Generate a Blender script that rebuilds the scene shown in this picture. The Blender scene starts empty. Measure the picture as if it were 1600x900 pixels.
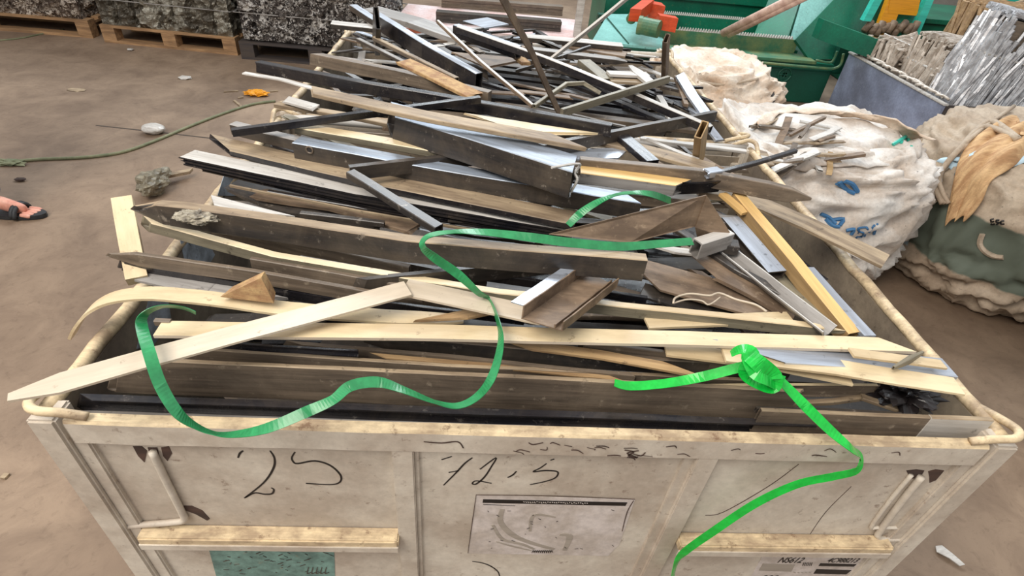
import bpy, bmesh, math, random
from mathutils import Vector, Matrix, noise, Euler
R_ = math.radians
rnd = random.Random(7)
scn = bpy.context.scene
col = scn.collection

# ------------------------------------------------------------------ camera
FPX = 868.28
MC = Matrix(((0.9962769, -0.04641708, -0.07264839),
             (-0.02884011, 0.61468625, -0.78824429),
             (0.08124396, 0.78740477, 0.61105904)))
CAM = Vector((0.656278, -0.551545, 1.61449))
cd = bpy.data.cameras.new('camera'); cam = bpy.data.objects.new('camera', cd); col.objects.link(cam)
cam.matrix_world = Matrix.Translation(CAM) @ MC.to_4x4()
cd.sensor_width = 36; cd.lens = 36 * FPX / 1600; cd.clip_start = .05; cd.clip_end = 200
scn.camera = cam

# ------------------------------------------------------------------ light, exposure
scn.view_settings.view_transform = 'Standard'; scn.view_settings.look = 'None'
scn.view_settings.gamma = 1; scn.view_settings.use_curve_mapping = False
scn.view_settings.exposure = 0.48
w = bpy.data.worlds.new('sky'); scn.world = w; w.use_nodes = True
nt = w.node_tree; bgn = nt.nodes['Background']
tc = nt.nodes.new('ShaderNodeTexCoord'); sp = nt.nodes.new('ShaderNodeSeparateXYZ'); cr = nt.nodes.new('ShaderNodeValToRGB')
nt.links.new(tc.outputs['Generated'], sp.inputs[0]); nt.links.new(sp.outputs['Z'], cr.inputs[0]); nt.links.new(cr.outputs[0], bgn.inputs[0])
cr.color_ramp.elements[0].position = 0.0; cr.color_ramp.elements[0].color = (.38, .37, .36, 1)
cr.color_ramp.elements[1].position = .55; cr.color_ramp.elements[1].color = (.95, .97, 1.0, 1)
bgn.inputs[1].default_value = .62
def area(name, loc, target, sx, sy, power, color):
    l = bpy.data.lights.new(name, 'AREA'); l.shape = 'RECTANGLE'; l.size = sx; l.size_y = sy; l.energy = power; l.color = color
    o = bpy.data.objects.new(name, l); col.objects.link(o); o.location = loc
    o.rotation_euler = (Vector(target) - Vector(loc)).to_track_quat('-Z', 'Y').to_euler(); return o
area('skylight_far', (1.5, 8.5, 6.5), (.8, 1.5, .9), 6, 3, 470, (.86, .94, 1.0))
area('fill_near', (-1.8, -1.5, 5.0), (.8, .8, .9), 3, 3, 230, (1.0, .93, .84))  # added fill lamp behind the camera, brightens the front faces

# ------------------------------------------------------------------ points
def at(u, v, z):
    d = MC @ Vector(((u - 800) / FPX, (450 - v) / FPX, -1)); return CAM + d * ((z - CAM.z) / d.z)
def aty(u, v, y):
    d = MC @ Vector(((u - 800) / FPX, (450 - v) / FPX, -1)); return CAM + d * ((y - CAM.y) / d.y)
MCT = MC.transposed()
def proj(P):
    q = MCT @ (Vector(P) - CAM); return Vector((800 + FPX * q.x / -q.z, 450 - FPX * q.y / -q.z))
def sstep(a, b, x):
    t = min(1, max(0, (x - a) / (b - a))); return t * t * (3 - 2 * t)
def heap(x, y):
    if y < 1.2: return .865 + .115 * sstep(0.0, .75, y)
    return .94 + .07 * sstep(1.25, 1.7, y)
def lev(u, v, L):
    z = .9
    for _ in range(6):
        p = at(u, v, z); z = heap(p.x, p.y) + L * .02
        if p.x < .03 or p.x > 1.57: z = max(z, .925 + max(0, L) * .004)
    return at(u, v, z)

# ------------------------------------------------------------------ materials
def s2l(c):
    return tuple(((x / 255) / 12.92 if x / 255 < .04045 else (((x / 255) + .055) / 1.055) ** 2.4) for x in c)
def mat(name, rgb, dirt=None, amt=.4, rough=.5, metal=0.0, scale=(3, 30, 30), speck=0, bump=.22, lo=.40, hi=.62, coat=0, spec=.5, trans=0, coord='Object', chip=None, dust=0, streak=.16):
    m = bpy.data.materials.new(name); m.use_nodes = True; n = m.node_tree.nodes; l = m.node_tree.links
    b = n['Principled BSDF']; t = n.new('ShaderNodeTexCoord'); oi = n.new('ShaderNodeObjectInfo')
    mp = n.new('ShaderNodeMapping'); mp.inputs['Scale'].default_value = scale
    l.new(t.outputs[coord], mp.inputs[0])
    ad = n.new('ShaderNodeVectorMath'); ad.operation = 'MULTIPLY_ADD'
    cmb = n.new('ShaderNodeCombineXYZ'); l.new(oi.outputs['Random'], cmb.inputs[0]); l.new(oi.outputs['Random'], cmb.inputs[1])
    l.new(cmb.outputs[0], ad.inputs[0]); ad.inputs[1].default_value = (37, 51, 0); l.new(mp.outputs[0], ad.inputs[2])
    nz = n.new('ShaderNodeTexNoise'); nz.inputs['Scale'].default_value = 1; nz.inputs['Detail'].default_value = 8; nz.inputs['Roughness'].default_value = .65
    l.new(ad.outputs[0], nz.inputs[0])
    r = n.new('ShaderNodeValToRGB'); l.new(nz.outputs[0], r.inputs[0])
    base = s2l(rgb); d = s2l(dirt or tuple(x * .6 for x in rgb))
    mixd = tuple(base[i] * (1 - amt) + d[i] * amt for i in range(3))
    r.color_ramp.elements[0].position = lo; r.color_ramp.elements[0].color = (*mixd, 1)
    r.color_ramp.elements[1].position = hi; r.color_ramp.elements[1].color = (*base, 1)
    out = r.outputs[0]
    if speck:
        n2 = n.new('ShaderNodeTexNoise'); n2.inputs['Scale'].default_value = 42; n2.inputs['Detail'].default_value = 9; n2.inputs['Roughness'].default_value = .72
        l.new(t.outputs[coord], n2.inputs[0])
        r2 = n.new('ShaderNodeValToRGB'); r2.color_ramp.elements[0].position = .61 - speck * .05; r2.color_ramp.elements[1].position = .70 - speck * .04; r2.color_ramp.elements[1].color = (.75, .75, .75, 1)
        l.new(n2.outputs[0], r2.inputs[0]); mx = n.new('ShaderNodeMix'); mx.data_type = 'RGBA'
        l.new(r2.outputs[0], mx.inputs['Factor']); l.new(out, mx.inputs['A']); mx.inputs['B'].default_value = (*s2l(chip or tuple(x * .45 for x in (dirt or rgb))), 1)
        out = mx.outputs['Result']
    if streak:
        m3 = n.new('ShaderNodeMapping'); m3.inputs['Scale'].default_value = (5, 150, 150) if scale[0] < scale[1] else (60, 60, 60); l.new(t.outputs[coord], m3.inputs[0])
        n3 = n.new('ShaderNodeTexNoise'); n3.inputs['Scale'].default_value = 1; n3.inputs['Detail'].default_value = 6; n3.inputs['Roughness'].default_value = .7; l.new(m3.outputs[0], n3.inputs[0])
        r3 = n.new('ShaderNodeMapRange'); r3.inputs['From Min'].default_value = .35; r3.inputs['From Max'].default_value = .62; r3.inputs['To Min'].default_value = 1 - streak; r3.inputs['To Max'].default_value = 1 + streak * .35
        l.new(n3.outputs[0], r3.inputs[0]); hs = n.new('ShaderNodeHueSaturation'); l.new(r3.outputs[0], hs.inputs['Value']); l.new(out, hs.inputs['Color']); out = hs.outputs[0]
    if dust:
        n4 = n.new('ShaderNodeTexNoise'); n4.inputs['Scale'].default_value = 7; n4.inputs['Detail'].default_value = 10; n4.inputs['Roughness'].default_value = .75; n4.inputs['Distortion'].default_value = .8
        l.new(t.outputs[coord], n4.inputs[0]); r4 = n.new('ShaderNodeMapRange'); r4.inputs['From Min'].default_value = .46; r4.inputs['From Max'].default_value = .68; r4.inputs['To Max'].default_value = dust
        l.new(n4.outputs[0], r4.inputs[0]); m4 = n.new('ShaderNodeMix'); m4.data_type = 'RGBA'; l.new(r4.outputs[0], m4.inputs['Factor']); l.new(out, m4.inputs['A']); m4.inputs['B'].default_value = (*s2l((150, 134, 114)), 1); out = m4.outputs['Result']
    l.new(out, b.inputs['Base Color'])
    b.inputs['Roughness'].default_value = rough; b.inputs['Metallic'].default_value = metal
    b.inputs['Specular IOR Level'].default_value = spec; b.inputs['Coat Weight'].default_value = coat
    if trans: b.inputs['Transmission Weight'].default_value = trans
    if bump:
        bp = n.new('ShaderNodeBump'); bp.inputs['Strength'].default_value = bump; bp.inputs['Distance'].default_value = .004
        l.new(nz.outputs[0], bp.inputs['Height']); l.new(bp.outputs[0], b.inputs['Normal'])
    return m
M = dict(
    dark=mat('charcoal_paint', (50, 47, 46), (84, 74, 64), .55, .34, speck=.25, chip=(150, 140, 128), dust=.16, streak=.2),
    black=mat('black_gloss', (24, 24, 30), (60, 56, 56), .4, .22, speck=.1, chip=(120, 114, 108), dust=.1, streak=.2),
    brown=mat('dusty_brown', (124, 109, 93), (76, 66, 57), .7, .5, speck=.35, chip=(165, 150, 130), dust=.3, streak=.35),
    sky_sheen=mat('sky_sheen_top', (160, 172, 188), (120, 124, 130), .8, .42, .25, speck=.2, chip=(90, 88, 86)),  # sky reflected in dark beam tops, put into the colour
    rust=mat('rusty_sheet', (142, 120, 98), (84, 68, 55), .8, .6, speck=.5, chip=(160, 140, 116), scale=(8, 20, 20)),
    tan=mat('dirty_tan', (172, 152, 124), (104, 86, 68), .8, .6, speck=.3, scale=(4, 26, 26)),
    cream=mat('cream_laminate', (222, 203, 166), (170, 144, 108), .6, .38, speck=.05, scale=(3, 10, 10), chip=(120, 96, 70), streak=.07),
    offwhite=mat('off_white_laminate', (216, 202, 182), (172, 156, 134), .6, .32, scale=(2, 8, 8), speck=.04, chip=(130, 112, 90), streak=.06),
    olive=mat('olive_grey', (140, 132, 112), (86, 78, 64), .7, .5, speck=.2),
    yellow=mat('yellow_wood_laminate', (224, 188, 124), (190, 148, 92), .6, .42, scale=(2, 22, 22)),
    ochre=mat('ochre_side', (176, 146, 102), (126, 100, 68), .6, .5),
    silver=mat('bare_aluminium', (196, 204, 216), (140, 140, 144), .6, .3, .55, speck=.12),
    grey=mat('grey_paint', (158, 154, 150), (104, 98, 92), .7, .4, speck=.2),
    pale=mat('pale_grey', (206, 202, 196), (150, 142, 132), .6, .38, speck=.15),
    wood=mat('splintered_wood', (192, 160, 116), (120, 92, 62), .8, .75, scale=(2.5, 60, 60), bump=.6, speck=.2),
    osb=mat('chipboard', (186, 154, 108), (140, 100, 70), .8, .8, scale=(30, 40, 40), bump=.5, speck=.3),
    strap=mat('green_strap', (46, 142, 86), (36, 112, 68), .6, .28, scale=(30, 30, 30), bump=.1),
    strapb=mat('bright_green_strap', (20, 190, 64), (14, 146, 48), .6, .25, scale=(30, 30, 30), bump=.1),
)

# ------------------------------------------------------------------ mesh helpers
def link(name, me, parent=None, label=None, cat=None, group=None, kind=None):
    o = bpy.data.objects.new(name, me); col.objects.link(o)
    if parent is not None: o.parent = parent
    if label: o['label'] = label
    if cat: o['category'] = cat
    if group: o['group'] = group
    if kind: o['kind'] = kind
    return o
def empty(name, loc, label, cat, group=None):
    o = link(name, None, None, label, cat, group); o.location = loc; o.empty_display_size = .1
    return o
class MB:
    def __init__(s): s.v = []; s.f = []; s.mi = []
    def add(s, vs, fs, mi=0):
        b = len(s.v); s.v += [Vector(q) for q in vs]
        s.f += [tuple(b + i for i in f) for f in fs]; s.mi += (mi if isinstance(mi, list) else [mi] * len(fs))
    def box(s, a, b, mi=0, ch=.0):
        x0, y0, z0 = a; x1, y1, z1 = b
        if ch <= 0:
            s.add([(x0,y0,z0),(x1,y0,z0),(x1,y1,z0),(x0,y1,z0),(x0,y0,z1),(x1,y0,z1),(x1,y1,z1),(x0,y1,z1)],
                  [(3,2,1,0),(4,5,6,7),(0,1,5,4),(1,2,6,5),(2,3,7,6),(3,0,4,7)], mi); return
        bm = bmesh.new(); bmesh.ops.create_cube(bm, size=1)
        for q in bm.verts: q.co = Vector(((x0+x1)/2 + q.co.x*(x1-x0), (y0+y1)/2 + q.co.y*(y1-y0), (z0+z1)/2 + q.co.z*(z1-z0)))
        bmesh.ops.bevel(bm, geom=bm.edges[:], offset=ch, segments=2, affect='EDGES')
        bm.verts.index_update(); s.add([q.co.copy() for q in bm.verts], [tuple(q.index for q in f.verts) for f in bm.faces], mi); bm.free()
    def obox(s, p, q, wv, hv, mi=0):
        """beam from p to q, half vectors wv, hv"""
        p, q, wv, hv = map(Vector, (p, q, wv, hv))
        s.add([p-wv-hv, p+wv-hv, p+wv+hv, p-wv+hv, q-wv-hv, q+wv-hv, q+wv+hv, q-wv+hv],
              [(0,3,2,1),(4,5,6,7),(0,1,5,4),(1,2,6,5),(2,3,7,6),(3,0,4,7)], mi)
    def tube(s, pts, r, n=10, mi=0, cap=True):
        pts = [Vector(q) for q in pts]; rs = r if isinstance(r, (list, tuple)) else [r] * len(pts)
        b = len(s.v); up = None
        for i, q in enumerate(pts):
            t = (pts[min(i+1, len(pts)-1)] - pts[max(i-1, 0)]).normalized()
            if up is None: up = t.orthogonal().normalized()
            up = (up - t * up.dot(t)).normalized(); sd = t.cross(up)
            for k in range(n):
                a = 2 * math.pi * k / n; s.v.append(q + (up * math.cos(a) + sd * math.sin(a)) * rs[i])
        for i in range(len(pts) - 1):
            for k in range(n):
                k2 = (k + 1) % n; s.f.append((b+i*n+k, b+i*n+k2, b+(i+1)*n+k2, b+(i+1)*n+k)); s.mi.append(mi)
        if cap:
            s.f.append(tuple(b + k for k in range(n))[::-1]); s.mi.append(mi)
            s.f.append(tuple(b + (len(pts)-1)*n + k for k in range(n))); s.mi.append(mi)
    def build(s, name, mats, parent=None, label=None, cat=None, group=None, kind=None, smooth=False, frame=None):
        if not isinstance(mats, (list, tuple)): mats = [mats]
        if parent is None and frame is None:
            c = sum(s.v, Vector()) / len(s.v); frame = Matrix.Translation(c)
        if parent is not None and frame is None: frame = Matrix.Identity(4)
        inv = frame.inverted()
        if parent is not None and parent.type == 'EMPTY':
            vs = [q - parent.location for q in s.v]; put = None
        elif parent is not None:
            pi = parent.matrix_basis.inverted(); vs = [pi @ q for q in s.v]; put = None
            if parent.parent is not None: vs = [q - parent.parent.location for q in s.v]
        else:
            vs = [inv @ q for q in s.v]; put = frame
        me = bpy.data.meshes.new(name); me.from_pydata([tuple(q) for q in vs], [], s.f)
        for m_ in mats: me.materials.append(m_)
        me.polygons.foreach_set('material_index', s.mi)
        if smooth: me.polygons.foreach_set('use_smooth', [True] * len(me.polygons))
        me.update()
        o = link(name, me, parent, label, cat, group, kind)
        if put is not None: o.matrix_basis = put
        return o
def catmull(P, k=6):
    P = [Vector(q) for q in P]; out = []
    for i in range(len(P) - 1):
        a, b, c, d = P[max(i-1, 0)], P[i], P[i+1], P[min(i+2, len(P)-1)]
        for j in range(k):
            t = j / k
            out.append(.5 * ((2*b) + (c-a)*t + (2*a-5*b+4*c-d)*t*t + (3*b-a-3*c+d)*t**3))
    out.append(P[-1]); return out

# ------------------------------------------------------------------ profile bars
def section(kind, w, h):
    """outline(s) in (s,u); s towards the viewer, u up. returns outer, inner(or None)"""
    a, b = w/2, h/2; t = max(.0012, min(.003, w*.2, h*.2)); c = min(.0015, w*.15, h*.15)
    if kind == 'box': 
        o = [(-a+c,-b),(a-c,-b),(a,-b+c),(a,b-c),(a-c,b),(-a+c,b),(-a,b-c),(-a,-b+c)]
        i = [(-a+c+t,-b+t),(a-c-t,-b+t),(a-t,-b+c+t),(a-t,b-c-t),(a-c-t,b-t),(-a+c+t,b-t),(-a+t,b-c-t),(-a+t,-b+c+t)]
        return o, i
    if kind == 'flat': return [(-a,-b),(a,-b),(a,b),(-a,b)], None
    if kind == 'lip':  # strip with a folded down lip each side
        k = max(h, .006); t = .0016
        return [(-a,-k),(-a+t,-k),(-a+t,-t),(a-t,-t),(a-t,-k),(a,-k),(a,0),(-a,0)], None
    if kind == 'L': return [(-a,b-t),(a-t,b-t),(a-t,-b),(a,-b),(a,b),(-a,b)], None
    if kind == 'U': return [(-a,-b),(-a+t,-b),(-a+t,b-t),(a-t,b-t),(a-t,-b),(a,-b),(a,b),(-a,b)], None
    if kind == 'C': return [(-a,-b),(a,-b),(a,-b+t),(-a+t,-b+t),(-a+t,b-t),(a,b-t),(a,b),(-a,b)], None
    if kind == 'V': return [(-a,b),(-a,b-t),(-a*.35,-b),(a*.35,-b),(a,b-t),(a,b),(a-t,b),(a*.3,-b+t),(-a*.3,-b+t),(-a+t,b)], None
    if kind == 'rib':  # front face with two grooves
        g = min(.004, w*.3); q = h/5
        return [(-a,-b),(a,-b),(a,-b+q),(a-g,-b+q),(a-g,-b+2*q),(a,-b+2*q),(a,b-2*q),(a-g,b-2*q),(a-g,b-q),(a,b-q),(a,b),(-a,b)], None
def sweep(mb, P, kind, w, h, roll=0, cut=(0, 0), jag=0, wob=.0006, two=False, taper=None, step=.045):
    """P: list of Vectors (axis). two: faces looking up get material 1"""
    # resample
    Q = [P[0]]; 
    for i in range(len(P) - 1):
        d = (P[i+1] - P[i]); n = max(1, int(d.length / step))
        for k in range(1, n + 1): Q.append(P[i] + d * (k / n))
    N = len(Q); L = sum((Q[i+1]-Q[i]).length for i in range(N-1)) or 1
    out, inn = section(kind, w, h); loops = [out] + ([inn] if inn else [])
    sd = rnd.random() * 100; base = len(mb.v)
    tot = sum(len(o) for o in loops); dist = 0
    tg = (Q[-1] - Q[0]).normalized()
    S0 = Vector((tg.y, -tg.x, 0))
    if S0.length < 1e-4: S0 = Vector((0, -1, 0))
    S0.normalize()
    mid = (Q[0] + Q[-1]) / 2
    if S0.dot(CAM - mid) < 0: S0 = -S0
    for i, q in enumerate(Q):
        if i: dist += (Q[i]-Q[i-1]).length
        t = (Q[min(i+1, N-1)] - Q[max(i-1, 0)]).normalized()
        S = (S0 - t * S0.dot(t)).normalized(); U = t.cross(S)
        if U.z < 0: U = -U
        if roll:
            rm = Matrix.Rotation(R_(roll), 3, t if t.cross(S).z > 0 else -t); S = rm @ S; U = rm @ U
        f = dist / L
        off = (noise.noise_vector(Vector((dist * 5 + sd, sd, 0))) * wob * 2.2 + noise.noise_vector(Vector((dist * 22, sd, 3))) * wob)
        tw = 1.0
        if taper:
            if taper[0] and f * L < taper[0][1]: tw = taper[0][0] + (1 - taper[0][0]) * math.sqrt(f * L / taper[0][1])
            if taper[1] and (1 - f) * L < taper[1][1]: tw = min(tw, taper[1][0] + (1 - taper[1][0]) * math.sqrt((1 - f) * L / taper[1][1]))
        for lo in loops:
            for (s, u) in lo:
                p = q + off + S * s * tw + U * u * (tw if kind != 'flat' else 1)
                if i == 0 and (cut[0] or jag): p += t * (cut[0] * s + abs(cut[0]) * .25 * u + jag * (rnd.random() - .5) * 2)
                if i == N - 1 and (cut[1] or jag): p += t * (cut[1] * s + jag * (rnd.random() - .5) * 2)
                mb.v.append(p)
    flip = (tg.cross(S0)).z < 0
    def F(a, mi): mb.f.append(tuple(a[::-1]) if not flip else tuple(a)); mb.mi.append(mi)
    o0 = 0
    for li, lo in enumerate(loops):
        n = len(lo)
        for k in range(n):
            k2 = (k + 1) % n
            dx, dy = lo[k2][0] - lo[k][0], lo[k2][1] - lo[k][1]
            nrm = (dy, -dx)
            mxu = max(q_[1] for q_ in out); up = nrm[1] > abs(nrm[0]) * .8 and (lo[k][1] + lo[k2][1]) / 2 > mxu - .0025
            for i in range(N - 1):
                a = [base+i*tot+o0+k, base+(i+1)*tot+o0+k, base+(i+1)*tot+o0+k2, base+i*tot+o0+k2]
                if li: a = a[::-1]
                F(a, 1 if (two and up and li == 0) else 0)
        o0 += n
    n = len(out)
    if inn:
        for e, rev in ((0, False), (N-1, True)):
            for k in range(n):
                k2 = (k+1) % n; a = [base+e*tot+k, base+e*tot+k2, base+e*tot+n+k2, base+e*tot+n+k]
                F(a[::-1] if rev else a, 0)
    else:
        F([base + k for k in range(n)], 0); F([base + (N-1)*tot + k for k in range(n)][::-1], 0)
def perpx(P, D, T):
    """image size in px of one metre along D, across the axis T"""
    a = proj(P); d = (proj(P + D * .01) - a) * 100; t = (proj(P + T * .01) - a); t.normalize()
    return abs(d.x * t.y - d.y * t.x)
BARS = []
def bar(name, label, pts, tw, fh, sec='box', m='dark', top=None, L=0, roll=0, cut=(0, 0), jag=0, fold=False, cat='scrap profile', wob=.0006, taper=None, zed=None, smooth=False, group=None):
    P = []
    for i, q in enumerate(pts):
        if len(q) == 3: P.append(at(q[0], q[1], q[2]))
        else: P.append(lev(q[0], q[1], L))
    mid = (P[0] + P[-1]) / 2; T = (P[-1] - P[0]).normalized()
    S = Vector((T.y, -T.x, 0)).normalized(); U = T.cross(S)
    if roll:
        rm = Matrix.Rotation(R_(roll), 3, T); S, U = rm @ S, rm @ U
    W = max(.002, min(.16, tw / max(perpx(mid, S, T), 60))); H = max(.0016, min(.09, fh / max(perpx(mid, U, T), 60)))
    mb = MB()
    if smooth: P = catmull(P, 5)
    if fold:
        for a, b in zip(P[:-1], P[1:]): sweep(mb, [a, b], sec, W, H, roll, cut, jag, wob, bool(top), taper)
    else: sweep(mb, P, sec, W, H, roll, cut, jag, wob, bool(top), taper)
    X = T; Y = Vector((-T.y, T.x, 0)).normalized(); Z = X.cross(Y)
    fr = Matrix((X, Y, Z)).transposed().to_4x4(); fr.translation = mid
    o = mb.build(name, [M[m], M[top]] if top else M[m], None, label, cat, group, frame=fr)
    BARS.append(o); return o

# ------------------------------------------------------------------ setting
def floor_mat():
    m = bpy.data.materials.new('stained_concrete'); m.use_nodes = True; n = m.node_tree.nodes; l = m.node_tree.links; b = n['Principled BSDF']
    g = n.new('ShaderNodeNewGeometry')
    def nz(sc, det, ro=.6, off=0):
        a = n.new('ShaderNodeTexNoise'); a.inputs['Scale'].default_value = sc; a.inputs['Detail'].default_value = det; a.inputs['Roughness'].default_value = ro; a.inputs['Distortion'].default_value = .6
        l.new(g.outputs['Position'], a.inputs[0]); return a
    a = nz(.55, 7); r = n.new('ShaderNodeValToRGB'); l.new(a.outputs[0], r.inputs[0])
    e = r.color_ramp.elements; e[0].position = .34; e[0].color = (*s2l((112, 93, 76)), 1); e[1].position = .66; e[1].color = (*s2l((156, 134, 112)), 1)
    c = nz(4.5, 9, .7); r2 = n.new('ShaderNodeValToRGB'); l.new(c.outputs[0], r2.inputs[0])
    r2.color_ramp.elements[0].position = .36; r2.color_ramp.elements[0].color = (.66, .63, .62, 1); r2.color_ramp.elements[1].position = .6; r2.color_ramp.elements[1].color = (1, 1, 1, 1)
    mx = n.new('ShaderNodeMix'); mx.data_type = 'RGBA'; mx.blend_type = 'MULTIPLY'; mx.inputs['Factor'].default_value = .8
    l.new(r.outputs[0], mx.inputs['A']); l.new(r2.outputs[0], mx.inputs['B'])
    d = nz(30, 4, .7); r3 = n.new('ShaderNodeValToRGB'); l.new(d.outputs[0], r3.inputs[0]); r3.color_ramp.elements[0].position = .3; r3.color_ramp.elements[0].color = (.72, .7, .68, 1); r3.color_ramp.elements[1].position = .44
    mx2 = n.new('ShaderNodeMix'); mx2.data_type = 'RGBA'; mx2.blend_type = 'MULTIPLY'; mx2.inputs['Factor'].default_value = .7
    l.new(mx.outputs['Result'], mx2.inputs['A']); l.new(r3.outputs[0], mx2.inputs['B']); l.new(mx2.outputs['Result'], b.inputs['Base Color'])
    rr = n.new('ShaderNodeMapRange'); rr.inputs['To Min'].default_value = .42; rr.inputs['To Max'].default_value = .8; l.new(a.outputs[0], rr.inputs[0]); l.new(rr.outputs[0], b.inputs['Roughness'])
    bp = n.new('ShaderNodeBump'); bp.inputs['Strength'].default_value = .35; bp.inputs['Distance'].default_value = .01; l.new(c.outputs[0], bp.inputs['Height']); l.new(bp.outputs[0], b.inputs['Normal'])
    return m
mb = MB(); mb.box((-9, -4, -.1), (11, 10.5, 0)); mb.build('floor', floor_mat(), kind='structure')
wm = mat('wall_plaster', (150, 146, 138), (110, 104, 96), .6, .9, scale=(1, 1, 1), coord='Object')
mb = MB(); mb.box((-9, 10.5, 0), (11, 10.7, 4)); mb.build('wall_back', wm, kind='structure')
# drain channel line: a saw cut across the floor
cutm = mat('floor_joint_filler', (70, 60, 52), rough=.9)
mb = MB(); a, b = at(10, 255, 0), at(0, 262, 0)
P = [at(150, 196, 0), at(260, 208, 0), at(345, 218, 0)]
for p, q in zip(P[:-1], P[1:]): mb.obox(p, q, Vector((0, .006, 0)), Vector((0, 0, .0012)))
mb.build('trim_1', cutm, kind='structure')

# ------------------------------------------------------------------ steel bins
M['bin_out'] = mat('bin_white_paint', (212, 203, 188), (166, 150, 134), .75, .55, scale=(4, 4, 4), speck=.3, coord='Object', chip=(120, 98, 84), bump=.08, dust=.22, streak=.1)
M['bin_rail'] = mat('bin_cream_rail', (222, 200, 162), (150, 128, 104), .85, .55, scale=(14, 24, 24), speck=.8, chip=(110, 80, 58), bump=.2)
M['bin_in'] = mat('bin_dirty_inside', (150, 136, 116), (96, 84, 74), .7, .7, scale=(4, 4, 5), speck=.45, chip=(74, 60, 50))
M['ink'] = mat('black_marker', (22, 18, 18), rough=.5, bump=0)
M['rust_hole'] = mat('rust_and_hole_dark', (84, 62, 52), (48, 38, 34), .7, .8)  # rust colour, also painted in for the darkness inside the panel cutouts
M['sticker'] = mat('worn_sticker', (212, 202, 196), (176, 164, 152), .7, .45, scale=(14, 14, 14), bump=0)
M['smudge'] = mat('sticker_smudge', (168, 158, 146), (146, 136, 124), .5, .6, bump=0)
M['teal'] = mat('torn_teal_sticker', (124, 160, 150), (78, 104, 98), .8, .6, scale=(22, 22, 22), speck=.5, chip=(150, 140, 120), bump=0)
W_ = 1.6; H_ = .9
def ribbon_px(mb, pts, wpx, y, mi=0, k=5):
    P = [aty(u, v, y) for u, v in pts]; P = catmull(P, k) if len(P) > 2 else P
    n = Vector((0, -1, 0))
    L = []
    for i, p in enumerate(P):
        t = (P[min(i+1, len(P)-1)] - P[max(i-1, 0)]).normalized(); s = t.cross(n)
        hw = wpx / 2 / 900 * (1 - .35 * abs(2 * i / max(1, len(P)-1) - 1))
        L += [p - s*hw + n*.0006, p + s*hw + n*.0006, p + s*hw, p - s*hw]
    F = []
    for i in range(len(P) - 1):
        a = 4*i; b = a + 4
        for k_ in range(4): F.append((a+k_, a+(k_+1) % 4, b+(k_+1) % 4, b+k_))
    F += [(3,2,1,0), tuple(len(L)-4+k_ for k_ in range(4))]
    mb.add(L, F, mi)
def plate_px(mb, poly, y, th=.0008, mi=0):
    P = [aty(u, v, y) for u, v in poly]; n = len(P)
    mb.add([p - Vector((0, th, 0)) for p in P] + P, [tuple(range(n))] + [tuple(n + i for i in range(n))[::-1]] + [(i, n+i, n+(i+1) % n, (i+1) % n) for i in range(n)], mi)
def text_into(mb, s, p0, size, y, mi=0, shear=0.15):
    cu = bpy.data.curves.new('t', 'FONT'); cu.body = s; cu.size = size; cu.shear = shear; cu.extrude = .0002
    o = bpy.data.objects.new('t', cu); col.objects.link(o)
    dg = bpy.context.evaluated_depsgraph_get(); me = bpy.data.meshes.new_from_object(o.evaluated_get(dg))
    b = [Vector((p0.x + v.co.x, y - .0016 - v.co.z, p0.z + v.co.y * 1.7)) for v in me.vertices]
    mb.add(b, [tuple(f.vertices) for f in me.polygons], mi)
    bpy.data.objects.remove(o); bpy.data.curves.remove(cu); bpy.data.meshes.remove(me)
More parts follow.
